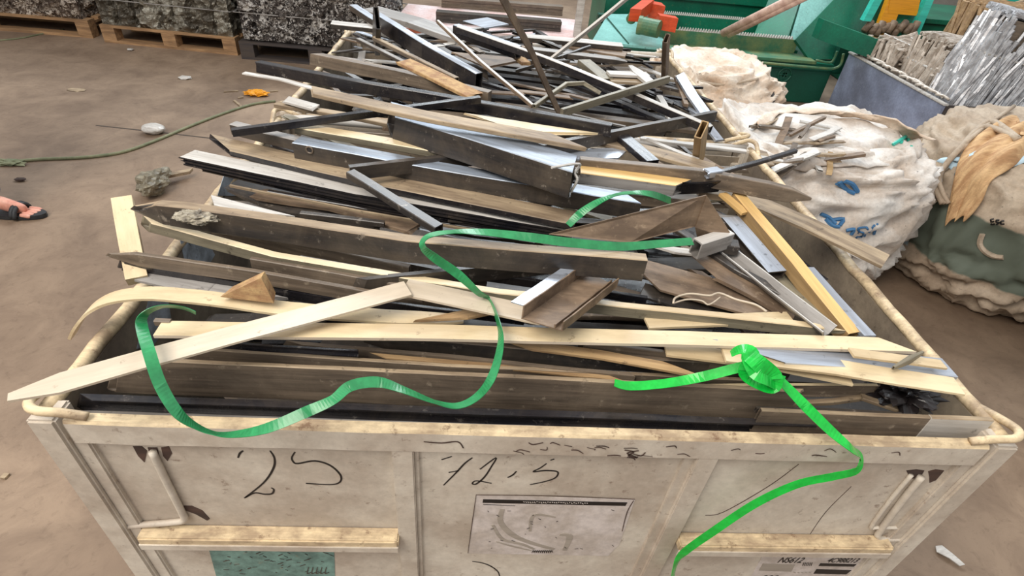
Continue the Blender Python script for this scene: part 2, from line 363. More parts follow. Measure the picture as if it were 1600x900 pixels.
def steel_bin(y0, y1, label, near):
    e = empty('steel_bin', (.8, (y0+y1)/2, 0), label, 'bin')
    O, RL, IN = M['bin_out'], M['bin_rail'], M['bin_in']
    def part(name, f, mats, smooth=False, label=None):
        mb = MB(); f(mb); return mb.build(name, mats, e, label=label, smooth=smooth)
    zb = .14
    # sheet panels: outside paint, dirty inside skin
    part('front_panel', lambda m: (m.box((.03, y0+.018, zb), (W_-.03, y0+.021, .86), 0), m.box((.03, y0+.021, zb), (W_-.03, y0+.024, .86), 1)), [O, IN])
    part('back_panel', lambda m: (m.box((.03, y1-.021, zb), (W_-.03, y1-.018, .86), 0), m.box((.03, y1-.024, zb), (W_-.03, y1-.021, .86), 1)), [O, IN])
    for s in (0, 1):
        x = .012 if s == 0 else W_-.018; xi = .018 if s == 0 else W_-.024
        part('side_panel', lambda m: (m.box((x, y0+.03, zb), (x+.006, y1-.03, .88), 0), m.box((xi, y0+.03, zb), (xi+.006, y1-.03, .88), 1)), [O, IN])
        xc = .014 if s == 0 else W_-.014
        def rail(m):
            P = [Vector((xc + .0015*math.sin(i*1.7), y0+.02+(y1-y0-.04)*i/24, .888+.0015*math.sin(i*2.3))) for i in range(25)]
            m.tube(P, .0122, 12)
        part('top_rail', rail, RL, True)
    # front and back rails: folded sheet with cream worn top
    def frail(m):
        n = 32; zt = .889
        for i in range(n):
            a, b = .05 + 1.5*i/n, .05 + 1.5*(i+1)/n
            da, db = [.0015*noise.noise(Vector((q*9, y0, 0))) for q in (a, b)]
            v = [(a, y0+.003+da, .838), (b, y0+.003+db, .838), (b, y0+.003+db, .884), (a, y0+.003+da, .884), (a, y0+.007, zt+da), (b, y0+.007, zt+db), (b, y0+.022, zt+db), (a, y0+.022, zt+da), (a, y0+.025, zt-.006), (b, y0+.025, zt-.006), (b, y0+.025, .84), (a, y0+.025, .84)]
            m.add(v, [(0,1,2,3), (3,2,5,4), (4,5,6,7), (7,6,9,8), (8,9,10,11), (11,10,1,0)], [0, 1, 1, 1, 1, 0])
        m.add([(.05,y0+.003,.838),(.05,y0+.025,.838),(.05,y0+.025,.883),(.05,y0+.007,.889),(.05,y0+.003,.884)], [(0,1,2,3,4)][::1], 0)
        m.add([(1.55,y0+.003,.838),(1.55,y0+.025,.838),(1.55,y0+.025,.883),(1.55,y0+.007,.889),(1.55,y0+.003,.884)], [(4,3,2,1,0)], 0)
    part('top_rail', frail, [O, RL])
    part('top_rail', lambda m: (m.tube([(.03+1.54*i/20, y1-.015, .888+.002*math.sin(i)) for i in range(21)], .0135, 12)), [M['pale'] if near else O], True)
    # corner posts with a raised inner fillet
    for sx, sy in ((0, 0), (1, 0), (0, 1), (1, 1)):
        xa, xb = (0, .042) if sx == 0 else (W_-.042, W_)
        ya, yb = (y0, y0+.045) if sy == 0 else (y1-.045, y1)
        def post(m):
            m.box((xa, ya, .03), (xb, yb, .893), 0, .004)
            fa, fb = (.04, .066) if sx == 0 else (W_-.066, W_-.04)
            m.box((fa, ya+(.009 if sy == 0 else .012), .1), (fb, yb-(.012 if sy == 0 else .009), .84), 0, .003)
            m.box((xa-.005, ya-.003, .0), (xb+.005, yb+.003, .03), 0, .003)
        part('corner_post', post, O)
        # bent stacking loop on the corner
        def loop(m):
            sxn = 1 if sx == 0 else -1; syn = 1 if sy == 0 else -1
            cx = 0 if sx == 0 else W_; cy = y0 if sy == 0 else y1
            P = [(cx+sxn*.085, cy+syn*.012, .893), (cx+sxn*.055, cy+syn*.008, .905), (cx+sxn*.022, cy+syn*.004, .915), (cx+sxn*.004, cy+syn*.022, .914), (cx+sxn*.006, cy+syn*.055, .905), (cx+sxn*.012, cy+syn*.09, .893)]
            m.tube(catmull(P, 5), .0072, 10)
        part('corner_loop', loop, RL, True)
    part('floor_panel', lambda m: m.box((.03, y0+.03, zb-.01), (W_-.03, y1-.03, zb)), IN)
    # frame below
    def fr(m):
        m.box((.04, y0+.004, zb-.05), (W_-.04, y0+.03, zb+.01), 0, .003); m.box((.04, y1-.03, zb-.05), (W_-.04, y1-.004, zb+.01), 0, .003)
        m.box((.004, y0+.04, zb-.05), (.03, y1-.04, zb+.01), 0, .003); m.box((W_-.03, y0+.04, zb-.05), (W_-.004, y1-.04, zb+.01), 0, .003)
    part('base_frame', fr, O)
    for xa, xb in ((.538, .574), (1.052, 1.09)):
        def mp(m):
            m.box((xa, y0+.004, zb), (xb, y0+.02, .842), 0, .002)
            if near: m.box((xa-.018 if xa > 1 else xa+.036, y0+.012, zb), (xa+.002 if xa > 1 else xb+.008, y0+.02, .842), 0, .001)
        part('mid_post', mp, O)
    for xa, xb in ((.064, .54), (1.09, W_-.064)):
        def mr(m):
            m.box((xa, y0-.012, .552), (xb, y0+.019, .574), 1, .003); m.box((xa, y0-.014, .538), (xb, y0-.010, .556), 0, .001)
        part('mid_rail', mr, [O, RL])
    if not near: return e
    yp = y0 + .018
    # bent rod frames welded on both outer bays
    yr = y0 + .012
    for pts in (((238, 706), (258, 748), (284, 800), (288, 812), (270, 816), (192, 822)), ((1440, 745), (1410, 782), (1376, 828), (1372, 838), (1385, 842), (1438, 840))):
        part('bent_rod', lambda m: m.tube(catmull([aty(u, v, yr) for u, v in pts], 5), .0062, 8), O, True)
    part('bent_rod', lambda m: m.tube(catmull([aty(u, v, yr+.003) for u, v in ((1424, 742), (1392, 780), (1362, 822), (1372, 824), (1434, 824))], 5), .004, 8), O, True)
    for poly in (((208, 697), (222, 697), (230, 704), (226, 722), (216, 712)), ((231, 699), (246, 699), (249, 712), (240, 716), (234, 708)), ((252, 699), (264, 697), (269, 708), (262, 720), (255, 712)),
                 ((286, 790), (300, 790), (316, 797), (328, 810), (324, 813), (306, 803), (290, 797)),
                 ((1416, 735), (1432, 733), (1444, 735), (1438, 745), (1422, 748)), ((1450, 736), (1462, 733), (1475, 735), (1462, 750), (1452, 754), (1452, 745)),
                 ((1067, 771), (1076, 768), (1087, 762), (1082, 774)), ((1012, 838), (1020, 832), (1030, 830), (1027, 836), (1018, 841))):
        part('hole_rust_patch', lambda m: plate_px(m, poly, yp), M['rust_hole'])  # dark plates: shade inside the cutouts painted on, besides rust marks
    def hand(m):
        for s in (((372, 715), (375, 708), (380, 704)), ((422, 704), (429, 716), (427, 732), (412, 754), (382, 778)), ((384, 777), (398, 770), (414, 772), (425, 771), (428, 765), (424, 762)),
                  ((461, 706), (456, 715), (459, 722), (466, 724), (492, 720), (516, 727), (532, 742), (531, 753), (516, 757), (478, 755))):
            ribbon_px(m, s, 3.6, yp)
    part('handwriting', hand, M['ink'], label='handwritten number 25 in black marker')
    def hand2(m):
        for s in (((690, 718), (706, 713)), ((738, 715), (726, 724), (713, 738), (693, 758)), ((701, 738), (717, 735)), ((750, 733), (775, 715), (767, 730), (757, 745), (744, 756), (738, 755), (745, 751), (768, 755)),
                  ((807, 736), (801, 742), (793, 746)), ((854, 724), (844, 731), (833, 737), (852, 735), (871, 737), (868, 746), (852, 752), (828, 757)), ((860, 719), (866, 717)),
                  ((738, 877), (752, 879), (766, 884), (778, 893), (781, 903))):
            ribbon_px(m, s, 3, yp)
    part('handwriting', hand2, M['ink'], label='handwritten number 71.5 in black marker')
    rr = random.Random(3)
    for i in range(22):
        u = rr.uniform(792, 1010) if i < 15 else rr.uniform(1030, 1500); v = 684 + (u-800) * .0287 + rr.uniform(6, 26); wd = rr.uniform(.8, 2.4); q = (rr.uniform(4, 14), rr.uniform(-3, 3), rr.uniform(10, 24), rr.uniform(-4, 6))
        part('scratch', lambda m: ribbon_px(m, ((u, v), (u + q[0], v + q[1]), (u + q[2], v + q[3])), wd, y0 + .0025), M['rust_hole'])
    for pts, wd, yy in ((((976, 703), (990, 706), (982, 712), (996, 715), (980, 708), (998, 704)), 3.0, y0+.0025), (((662, 690), (690, 692), (715, 690), (724, 700)), 2.4, y0+.0025),
                        (((1248, 725), (1200, 760), (1130, 800), (1102, 805)), 1.6, yp), (((1330, 760), (1290, 800), (1262, 840)), 1.0, yp), (((648, 765), (650, 800), (647, 830)), 2.0, yp)):
        part('scratch', lambda m: ribbon_px(m, pts, wd, yy), M['rust_hole'])
    def stk(m):
        plate_px(m, ((744, 773), (992, 780), (968, 850), (950, 868), (731, 864)), yp)
        plate_px(m, ((755, 780), (980, 785), (977, 790), (754, 785)), yp - .0009, mi=1)
        rr = random.Random(5)
        for i in range(30): ribbon_px(m, ((818 + i*3.4, 783.6 + i*.09), (819.6 + i*3.4, 784 + i*.09 + rr.uniform(-1, 1.5))), 2.0, yp - .0018, 0)
        ribbon_px(m, ((755, 788), (805, 790)), 1.2, yp-.0009, 1)
        for s, wd in ((((785, 795), (782, 815), (800, 835), (830, 848), (866, 858)), 12), (((770, 820), (785, 842), (815, 850), (835, 858)), 8), (((775, 846), (800, 853), (830, 860)), 5), (((868, 808), (834, 805), (828, 830)), 7), (((875, 835), (890, 838), (882, 860)), 12)):
            ribbon_px(m, s, wd, yp - .0009, 2)
        for i in range(10):
            u = 831 + i * 3.2; ribbon_px(m, ((u, 864), (u + 2.2, 860), (u + 3.5, 863.5)), 1.2, yp - .0016, 1)
        for i in range(22):
            u, v = rr.uniform(760, 960), rr.uniform(795, 860); ribbon_px(m, ((u, v), (u + rr.uniform(1, 6), v + rr.uniform(-2, 2))), 1.0, yp - .0016, 1)
        ribbon_px(m, ((744, 773), (738, 815), (731, 864)), 1.2, yp-.0012, 3); ribbon_px(m, ((744, 773), (870, 775), (992, 780)), 1.6, yp-.0012, 3); ribbon_px(m, ((990, 782), (980, 800), (972, 830)), 1.6, yp-.0012, 3)
    part('sticker', stk, [M['sticker'], M['ink'], M['smudge'], M['rust_hole']], label='worn white sticker with a black stripe')
    def stk2(m):
        plate_px(m, ((1192, 866), (1352, 868), (1310, 925), (1160, 925)), yp)
        h = .016
        text_into(m, 'NS612', aty(1213, 878, yp), .0200, yp, 1, .3)
        text_into(m, '4C988213', aty(1290, 877.5, yp), .0165, yp, 1, .3)
        text_into(m, '888', aty(1182, 908, yp), .026, yp, 1, .3)
        for poly in (((1282, 880), (1338, 881.5), (1334, 885), (1279, 884)), ((1276, 889), (1330, 891), (1322, 897), (1271, 896)), ((1294, 866), (1322, 866.5), (1321, 868), (1293, 867.5))): plate_px(m, poly, yp - .0009, mi=1)
        plate_px(m, ((1192, 880), (1242, 882), (1236, 893), (1186, 891)), yp - .0009, mi=2)
        ribbon_px(m, ((1190, 870), (1196, 866), (1208, 870)), 2, yp-.0012, 1)
        for i in range(6): ribbon_px(m, ((1256 + i*2.6, 879), (1254 + i*2.6, 884)), 1.6, yp-.0012, 1)
        for i in range(5): ribbon_px(m, ((1240 + i*6, 894), (1243 + i*6, 895)), 2.4, yp-.0012, 2)
    part('sticker', stk2, [M['sticker'], M['ink'], M['smudge']], label='printed white label reading NS612')
    def stk3(m):
        plate_px(m, ((325, 852), (420, 854), (522, 856), (523, 880), (524, 925), (345, 925)), yp)
        rr = random.Random(9)
        for i in range(40):
            u, v = rr.uniform(345, 515), rr.uniform(862, 898); ribbon_px(m, ((u, v), (u + rr.uniform(2, 9), v + rr.uniform(-3, 3))), rr.uniform(1, 3), yp - .0012, 1)
        ribbon_px(m, ((336, 855), (395, 854), (425, 860), (470, 857), (520, 857)), 3, yp-.0012, 1)
        for i in range(5): ribbon_px(m, ((482 + i*7, 886), (480 + i*7, 896), (486 + i*7, 894)), 1.8, yp-.0014, 1)
    part('sticker', stk3, [M['teal'], M['dark']], label='torn teal sticker with worn print')
    return e
def atx(u, v, x):
    d = MC @ Vector(((u - 800) / FPX, (450 - v) / FPX, -1)); return CAM + d * ((x - CAM.x) / d.x)
near_bin = steel_bin(0, 1.24, 'white steel bin in front with handwritten numbers and stickers on its face', True)
far_bin = steel_bin(1.262, 2.36, 'second white steel bin directly behind the front one', False)

M['paintpatch'] = mat('bluish_paint_patch', (186, 196, 206), (120, 122, 124), .8, .4, scale=(14, 14, 14), speck=.6)
for poly in (((352, 268), (386, 270), (392, 290), (372, 306), (340, 306)), ((282, 376), (322, 372), (336, 398), (326, 416), (290, 414)), ((232, 470), (262, 462), (268, 500), (240, 540), (214, 545))):
    mb = MB(); P = [atx(u, v, .025) for u, v in poly]; n = len(P)
    mb.add(P + [p - Vector((.001, 0, 0)) for p in P], [tuple(range(n)), tuple(n+i for i in range(n))[::-1]] + [(i, n+i, n+(i+1) % n, (i+1) % n) for i in range(n)])
    mb.build('paint_patch', M['paintpatch'], near_bin)

# ------------------------------------------------------------------ the scrap in the front bin
# buried layers, laid like boards with gaps
def filler(mx, x0, x1, yA, yB, zs, n, lab, group, seed, dirang=0):
    rr = random.Random(seed)
    for li, z in enumerate(zs):
        ang = rr.uniform(-4, 4) + dirang * (1 if li % 2 else -1)
        for k in range(n):
            y = yA + (yB - yA) * (k + .5) / n; ln = rr.uniform(.5, .62) * (x1 - x0)
            cx = rr.uniform(x0 + ln * .52, x1 - ln * .52)
            c, s = math.cos(R_(ang)), math.sin(R_(ang))
            yy = lambda xx: min(yB, max(yA, y + (xx - (x0+x1)/2) * math.tan(R_(ang))))
            p, q = Vector((cx - ln/2, yy(cx - ln/2), z)), Vector((cx + ln/2, yy(cx + ln/2), z))
            mk = rr.choice(mx); kind = rr.choice(['box', 'U', 'L', 'C', 'flat'])
            mb = MB(); sweep(mb, [p, q], kind, (yB-yA)/n * rr.uniform(.45, .8), .016, cut=(rr.uniform(-1, 1), rr.uniform(-1, 1)), jag=.01, wob=.001)
            T = (q-p).normalized(); Y = Vector((-T.y, T.x, 0)); fr = Matrix((T, Y, T.cross(Y))).transposed().to_4x4(); fr.translation = (p+q)/2
            BARS.append(mb.build('metal_strip', M[mk], None, lab, 'scrap strip', group, frame=fr))
filler(['black', 'dark', 'brown', 'dark', 'black'], .05, 1.55, .05, 1.19, (.62, .65, .68, .71, .74, .77, .80), 13,
       'dark scrap strip lying deep in the gaps of the front bin', 'strips buried in the front bin', 11, 3)
filler(['black', 'dark', 'brown', 'black', 'grey', 'black'], .05, 1.55, 1.32, 2.30, (.70, .74, .78, .82, .86), 11,
       'dark scrap strip lying deep in the gaps of the back bin', 'strips buried in the back bin', 12, 8)

B = bar
# --- front rows
B('metal_channel', 'black glossy channel right behind the front rim with a blunt right end', [(132, 631, .868), (700, 651, .868), (1268, 671, .868)], 10, 20, 'C', 'black', cut=(2, 0))
B('metal_channel', 'thin black channel with a pale edge, lowest and nearest behind the front rim', [(112, 647, .852), (1236, 684, .852)], 6, 8, 'box', 'black', 'grey', cut=(2, -1))
B('metal_board', 'wide dusty brown board in the front row behind the black glossy channels', [(180, 586, .885), (700, 608, .885), (1240, 634, .885)], 6, 50, 'box', 'brown', 'tan', cut=(2, -1.2), jag=.004)
B('metal_board', 'long dark board with a thin pale edge behind the wide brown board', [(262, 555, .90), (700, 583, .90), (1210, 606, .895)], 5, 26, 'box', 'brown', 'tan', cut=(1, 0))
B('metal_channel', 'brown channel with tan edges ending near the right wall', [(985, 612, .90), (1200, 610, .905), (1368, 610, .905)], 4, 18, 'C', 'brown', 'cream', jag=.006)
B('wood_strip', 'thin tan splinter strip under the tan-edged brown channel', [(1225, 631, .888), (1300, 628, .888), (1368, 619, .89)], 7, 4, 'flat', 'tan', cut=(3, 0))
B('metal_beam', 'brown beam with a whitish right end lying in the front right corner', [(1180, 656, .885), (1532, 671, .885)], 6, 34, 'box', 'brown', 'tan', cut=(0, 0))
B('end_plate', 'short pale plate wrapped on the right end of the brown corner beam', [(1440, 668, .8855), (1534, 672, .8855)], 7, 35, 'box', 'pale', 'tan')
B('metal_channel', 'dark grey channel with a rounded left end under the long cream strip', [(568, 531, .925), (900, 562, .92), (1232, 583, .915)], 6, 22, 'box', 'dark', 'brown', taper=((.3, .03), None))
B('metal_strip', 'dark torn strip with a pointed left end under the dark grey rounded channel', [(450, 547, .905), (700, 568, .905), (985, 597, .90)], 5, 24, 'flat', 'brown', cut=(3, 0), jag=.008)
B('wood_strip', 'splintered cream wooden edge running along the dark torn strip', [(590, 556, .922), (760, 571, .918), (968, 593, .914)], 6, 2, 'flat', 'wood', jag=.01, cut=(4, 4))
B('wood_strip', 'broad splintered tan wood strip below the long cream strip', [(803, 537, .945), (940, 555, .94), (1085, 582, .935)], 13, 3, 'flat', 'wood', jag=.02, cut=(4, 4))
B('metal_strip', 'brown-grey strip between the splintered wood and the bright green knot', [(905, 545, .93), (1130, 573, .925)], 5, 26, 'box', 'brown', cut=(1, -1))
B('laminate_strip', 'cream strip end passing behind the bright green strap knot', [(1040, 546, .955), (1200, 566, .95), (1328, 592, .945)], 20, 3, 'flat', 'cream', L=2)
B('laminate_strip', 'broad cream strip crossing toward the right wall, lowest of the long cream ones', [(1130, 553, .968), (1300, 573, .965), (1498, 605, .962)], 24, 3, 'flat', 'cream', jag=.001)
B('metal_strip', 'pale blue flattened channel reaching the right rail', [(1180, 549, .975), (1330, 560, .965), (1484, 574, .955)], 28, 4, 'lip', 'silver', cut=(3, 0))
B('laminate_strip', 'short thin cream strip tip touching the right rail', [(1330, 551, .985), (1474, 570, .968)], 12, 3, 'flat', 'cream')
B('metal_rod', 'crumpled grey rod tip poking over the pale blue channel', [(1396, 575, .978), (1420, 563, .984), (1442, 551, .99)], 8, 6, 'box', 'olive', taper=((.5, .02), (.5, .02)))
B('wood_stick', 'small pale stick under the tan-edged channel at the right', [(1345, 620, .895), (1404, 640, .885)], 7, 5, 'box', 'tan')
# --- long cream ones
B('laminate_strip', 'longest cream strip running straight across the pile from left to right', [(246, 513, .975), (640, 517, .98), (1000, 526, .98), (1402, 538, .975)], 22, 4, 'lip', 'offwhite', 'cream', cut=(0, 1.5))
B('dark_tab', 'small dark cap on the left end of the longest cream strip', [(243, 503, .972), (268, 504, .972)], 6, 8, 'box', 'brown')
B('laminate_strip', 'folded off-white strip sticking out past the front left corner', [(12, 622, .995), (240, 557, .995), (637, 451, 1.005), (845, 499, 1.0)][0:3], 27, 3, 'flat', 'offwhite', taper=((.35, .03), None), zed=1)
B('laminate_strip', 'second arm of the folded off-white strip running right from the peak', [(632, 449, 1.0), (846, 494, .995)], 26, 3, 'flat', 'offwhite')
B('wood_veneer', 'curved cream band bending down over the left rail', [(112, 527, .885), (124, 505, .92), (146, 480, .95), (185, 463, .97), (245, 459, .975), (350, 469, .97), (450, 483, .965), (600, 495, .96), (725, 499, .955)], 20, 3, 'flat', 'cream', smooth=True, taper=((.4, .06), (.5, .1)))
B('metal_profile', 'long olive profile with a cream upper edge crossing the middle of the pile', [(228, 350, 1.0), (430, 405, .985), (780, 463, .975), (1310, 519, .968)], 8, 16, 'box', 'olive', 'cream', cut=(2, -2), taper=(None, (.3, .06)))
B('laminate_strip', 'short cream strip with a square end right of the channel offcut', [(1010, 505, .962), (1234, 496, .965)], 18, 3, 'flat', 'cream')
B('laminate_strip', 'cream plank standing over the left rail at the bin side', [(192, 312, 1.02), (216, 438, .95)], 34, 3, 'flat', 'cream')
B('laminate_strip', 'grey flat panel under the dark tapering bar near the left rail', [(206, 424, .955), (372, 462, .945)], 26, 3, 'flat', 'grey', cut=(1, -4))
B('wood_chunk_strip', 'small tan wood scrap behind the green strap near the middle', [(690, 500, .967), (765, 484, .972)], 14, 3, 'flat', 'wood', cut=(4, 0))
# --- middle
B('metal_beam', 'large charcoal beam with a pale top and a pointed left end across the middle', [(214, 326, 1.04), (420, 355, 1.045), (640, 389, 1.05), (1006, 418, 1.05)], 11, 33, 'box', 'dark', 'tan', cut=(1, 0), taper=((.2, .07), None))  # paler top: skylight gleam on the dark paint, put into the face colour
B('metal_bar', 'brown-black tapering bar sticking out over the left rail', [(170, 399, .985), (400, 432, .975), (660, 478, .95)], 5, 19, 'box', 'brown', cut=(1, 0), taper=((.25, .06), None))
B('metal_bar', 'black bar directly beneath the brown-black tapering bar', [(190, 414, .965), (420, 455, .945), (640, 492, .93)], 4, 13, 'U', 'black', cut=(2, 0))
B('metal_board', 'dark brown board hidden under the olive and cream profile', [(396, 418, .965), (560, 447, .96), (840, 492, .945)], 5, 30, 'box', 'brown')
B('metal_board', 'dark grey bent sheet between the charcoal beam and the folded off-white strip', [(560, 448, .97), (700, 432, .985), (850, 417, .99)], 5, 22, 'flat', 'dark', cut=(2, 2))
B('metal_board', 'brown board crossing behind the charcoal beam at left', [(330, 352, .985), (480, 392, .98), (640, 428, .975)], 6, 24, 'box', 'brown')
B('metal_board', 'dark board lying under the left half of the charcoal beam', [(480, 400, .96), (640, 420, .96), (760, 446, .95)], 5, 20, 'U', 'dark')
def offcut():
    # open profile: brown channel seen from inside, bluish flange folded outwards along its left edge
    a, b = at(846, 508, 1.02), at(940, 437, 1.01); T = (b - a).normalized(); S = Vector((T.y, -T.x, 0)).normalized(); U = S.cross(T); U = U if U.z > 0 else -U
    e = empty('metal_profile', (a + b) / 2, 'open brown profile offcut with a bluish flange pointing to the viewer', 'scrap profile')
    w_ = .062; t = .0022
    def pr(nm, sec, m, x0=0, x1=0):
        mb = MB(); n = len(sec); N = 14
        for i in range(N + 1):
            p = a + (b - a) * (i / N) + noise.noise_vector(Vector((i * .4, 3, 1))) * .0012
            for s_, u_ in sec: mb.v.append(p + S * s_ + U * u_ + (T * (s_ * .35) if i == 0 else Vector()))
        for i in range(N):
            for k in range(n): mb.f.append((i*n+k, i*n+(k+1) % n, (i+1)*n+(k+1) % n, (i+1)*n+k)); mb.mi.append(0)
        mb.f += [tuple(range(n))[::-1], tuple(N*n+k for k in range(n))]; mb.mi += [0, 0]
        mb.build(nm, M[m], e)
    h = w_/2
    # S points to the viewer's side (left-down); channel walls
    pr('channel_web', [(-h, 0), (h, 0), (h, t), (-h, t)], 'rust')
    pr('side_wall', [(h, 0), (h + t, 0), (h + t, .02), (h, .02)], 'rust')
    pr('side_wall', [(-h, 0), (-h - t, 0), (-h - t, .028), (-h, .028)], 'rust')
    pr('inner_rib', [(h*.62, t), (h*.62 + t, t), (h*.62 + t, .010), (h*.62, .010)], 'rust')
    pr('flange', [(-h - t, .026), (-h - t - .020, .026), (-h - t - .020, .028), (-h - t, .028)], 'silver')
offcut()
B('metal_sheet', 'wide brown sheet strip running down to the short cream strip', [(1000, 425, .965), (1110, 455, .962), (1225, 486, .955)], 40, 3, 'flat', 'rust', cut=(1, 0), jag=.004)
B('metal_sheet', 'brown grooved plank lying over the wide brown sheet strip', [(1085, 403, .985), (1180, 450, .975), (1245, 487, .965)], 26, 5, 'lip', 'rust', cut=(2, 0), jag=.004)
B('metal_sheet', 'dark torn sheet in the hollow right of the profile offcut', [(1000, 452, .95), (1080, 476, .945), (1230, 492, .935)], 22, 3, 'flat', 'dark', jag=.01)
# --- right side diagonals
B('square_tube', 'yellow-tan square tube leaning down along the right wall', [(1150, 309, 1.02), (1240, 418, .99), (1328, 528, .955)], 15, 20, 'box', 'ochre', 'yellow')
B('metal_channel', 'dark channel with whitish ribs left of the yellow-tan tube', [(1138, 345, 1.0), (1212, 430, .985)], 22, 12, 'C', 'dark', 'silver')
B('metal_channel', 'lilac-grey channel running diagonally to the long cream strip', [(1122, 385, .985), (1210, 455, .985), (1294, 519, .98)], 20, 12, 'V', 'grey', 'pale')
B('metal_strip', 'blue-grey strip between the yellow-tan tube and the right wall', [(1262, 420, .97), (1358, 527, .97)], 13, 5, 'flat', 'silver')
B('metal_strip', 'dull brown strip between lilac-grey channel and yellow-tan tube', [(1180, 400, .965), (1300, 505, .96)], 20, 5, 'flat', 'olive')
B('laminate_strip', 'olive-tan strip lying over the right rail beside the white sack', [(1150, 300, .96), (1260, 347, .96), (1385, 407, .945)], 20, 4, 'lip', 'tan', cut=(1, 0))
B('metal_beam', 'grey-brown beam with a rounded tip poking over the right rail', [(905, 258, 1.06), (1100, 277, 1.06), (1268, 311, 1.055)], 6, 24, 'box', 'brown', 'brown', taper=(None, (.15, .07)))
B('metal_block', 'short square block end beside the folded brown sheet', [(1090, 300, 1.01), (1160, 309, 1.01)], 10, 10, 'box', 'tan')
B('metal_tube', 'short grey tube offcut with an open white end at the folded sheet', [(1086, 388, 1.02), (1136, 372, 1.02)], 14, 20, 'box', 'grey', 'pale')
B('metal_strip', 'greenish flat offcut under the end of the green strap', [(1030, 388, 1.005), (1092, 396, 1.0)], 8, 3, 'flat', 'pale', cut=(3, 0))
B('metal_bracket', 'small dark bracket next to the open white tube end', [(1128, 384, 1.0), (1152, 388, 1.0)], 12, 14, 'box', 'dark')
B('metal_strip', 'grey stepped strip at the top end of the yellow-tan tube', [(1122, 341, .99), (1172, 343, .99)], 5, 7, 'box', 'grey')
B('wood_strip', 'short orange wood scrap above the yellow-tan tube', [(1128, 303, 1.03), (1164, 334, 1.02)], 9, 4, 'flat', 'yellow')
# --- upper part of the near bin
B('metal_beam', 'large dark beam with a bluish white top and a torn end in the upper middle', [(612, 189, 1.10), (740, 226, 1.105), (895, 276, 1.11)], 26, 38, 'box', 'dark', 'sky_sheen', cut=(1, .4), jag=.003)
B('metal_strip', 'dark bent flat bar crossing under the large bluish-topped beam', [(1116, 181, 1.06), (840, 236, 1.06), (546, 270, 1.06)], 4, 17, 'flat', 'dark', fold=False)
B('metal_strip', 'lower arm of the bent dark flat bar running down to the charcoal beam', [(548, 272, 1.065), (686, 358, 1.05)], 12, 9, 'box', 'dark')
B('wood_lath', 'dirty tan lath lying diagonally over the upper pile', [(488, 143, 1.14), (660, 181, 1.155), (886, 222, 1.15)], 12, 7, 'box', 'tan', jag=.004, cut=(1, 2))
B('metal_strip', 'very thin white strip projecting over the upper left rim', [(381, 114, 1.09), (440, 124, 1.09), (500, 141, 1.10)], 4, 2, 'flat', 'pale')
B('laminate_beam', 'beam with a bright cream top left of the large dark beam', [(466, 200, 1.07), (700, 240, 1.07)], 10, 10, 'box', 'olive', 'cream')
drilled = B('metal_beam', 'long dark beam with a whitish top and a drilled left end', [(466, 231, 1.045), (720, 278, 1.045), (985, 322, 1.045)], 13, 26, 'box', 'dark', 'sky_sheen', taper=None, cut=(0, 1))
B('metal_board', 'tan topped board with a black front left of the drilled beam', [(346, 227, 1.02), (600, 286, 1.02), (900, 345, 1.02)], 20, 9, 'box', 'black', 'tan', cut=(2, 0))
B('metal_board', 'grey-white grooved board with torn left end at the left rail', [(296, 246, 1.005), (560, 302, 1.0), (885, 358, .995)], 16, 12, 'rib', 'black', 'pale', jag=.012)
B('metal_channel', 'thin black ribbed channel just below the grey-white grooved board', [(318, 262, .985), (600, 325, .98), (890, 372, .98)], 5, 9, 'rib', 'black', 'grey', jag=.006)
B('metal_strip', 'second thin black strip under the grooved board', [(420, 300, .97), (700, 350, .965), (880, 380, .965)], 4, 6, 'box', 'black')
B('metal_strip', 'black flat strip rising to the right above the cream topped beam', [(363, 207, 1.08), (560, 180, 1.10), (750, 155, 1.12)], 4, 10, 'flat', 'black')
B('metal_strip', 'charcoal strip with a hooked left end near the upper left rail', [(366, 200, 1.05), (420, 214, 1.05), (560, 246, 1.045)], 8, 16, 'box', 'dark', 'grey')
B('metal_beam', 'long black beam from the upper left rim towards the middle', [(405, 104, 1.09), (560, 134, 1.09), (700, 158, 1.09), (955, 203, 1.085)], 5, 17, 'box', 'black', jag=.004)
B('metal_board', 'brown-grey board lying across the left of both bins', [(494, 92, 1.06), (620, 118, 1.06), (765, 152, 1.055)], 5, 18, 'flat', 'brown', cut=(-1, 0))
B('plastic_film_strip', 'whitish torn strip at the upper left rim', [(448, 156, 1.06), (492, 168, 1.06)], 10, 3, 'flat', 'pale', jag=.01)
B('wood_lath', 'pale lath running left above the cream topped beam', [(432, 163, 1.045), (560, 184, 1.05), (640, 200, 1.045)], 6, 6, 'box', 'tan')
B('metal_strip', 'brown strip parallel and below the long black upper beam', [(590, 172, 1.06), (760, 187, 1.06), (920, 222, 1.055)], 6, 10, 'box', 'brown')
B('laminate_strip', 'cream peaked offcut lying at the right end of the tan lath', [(775, 192, 1.085), (880, 208, 1.08)], 14, 3, 'flat', 'cream', cut=(3, -3))
B('metal_plate', 'bluish flat plate behind the yellow topped bar', [(850, 244, 1.035), (975, 240, 1.035)], 16, 3, 'flat', 'silver', cut=(1, -1))
B('wood_lath', 'tan lath ending beside the brown upright tube', [(925, 216, 1.04), (1020, 238, 1.04), (1115, 264, 1.035)], 13, 6, 'box', 'tan')
B('metal_strip', 'thin pale lath crossing to the brown upright tube', [(1010, 218, 1.035), (1090, 250, 1.035)], 4, 3, 'flat', 'pale')
B('metal_bar', 'short black bar slanting across the divider rail', [(962, 206, 1.055), (1020, 255, 1.045)], 14, 8, 'box', 'black')
B('laminate_beam', 'grey beam with a yellow-cream top right of the torn beam end', [(905, 272, 1.05), (1066, 293, 1.045)], 13, 17, 'box', 'grey', 'yellow', cut=(0, -1))
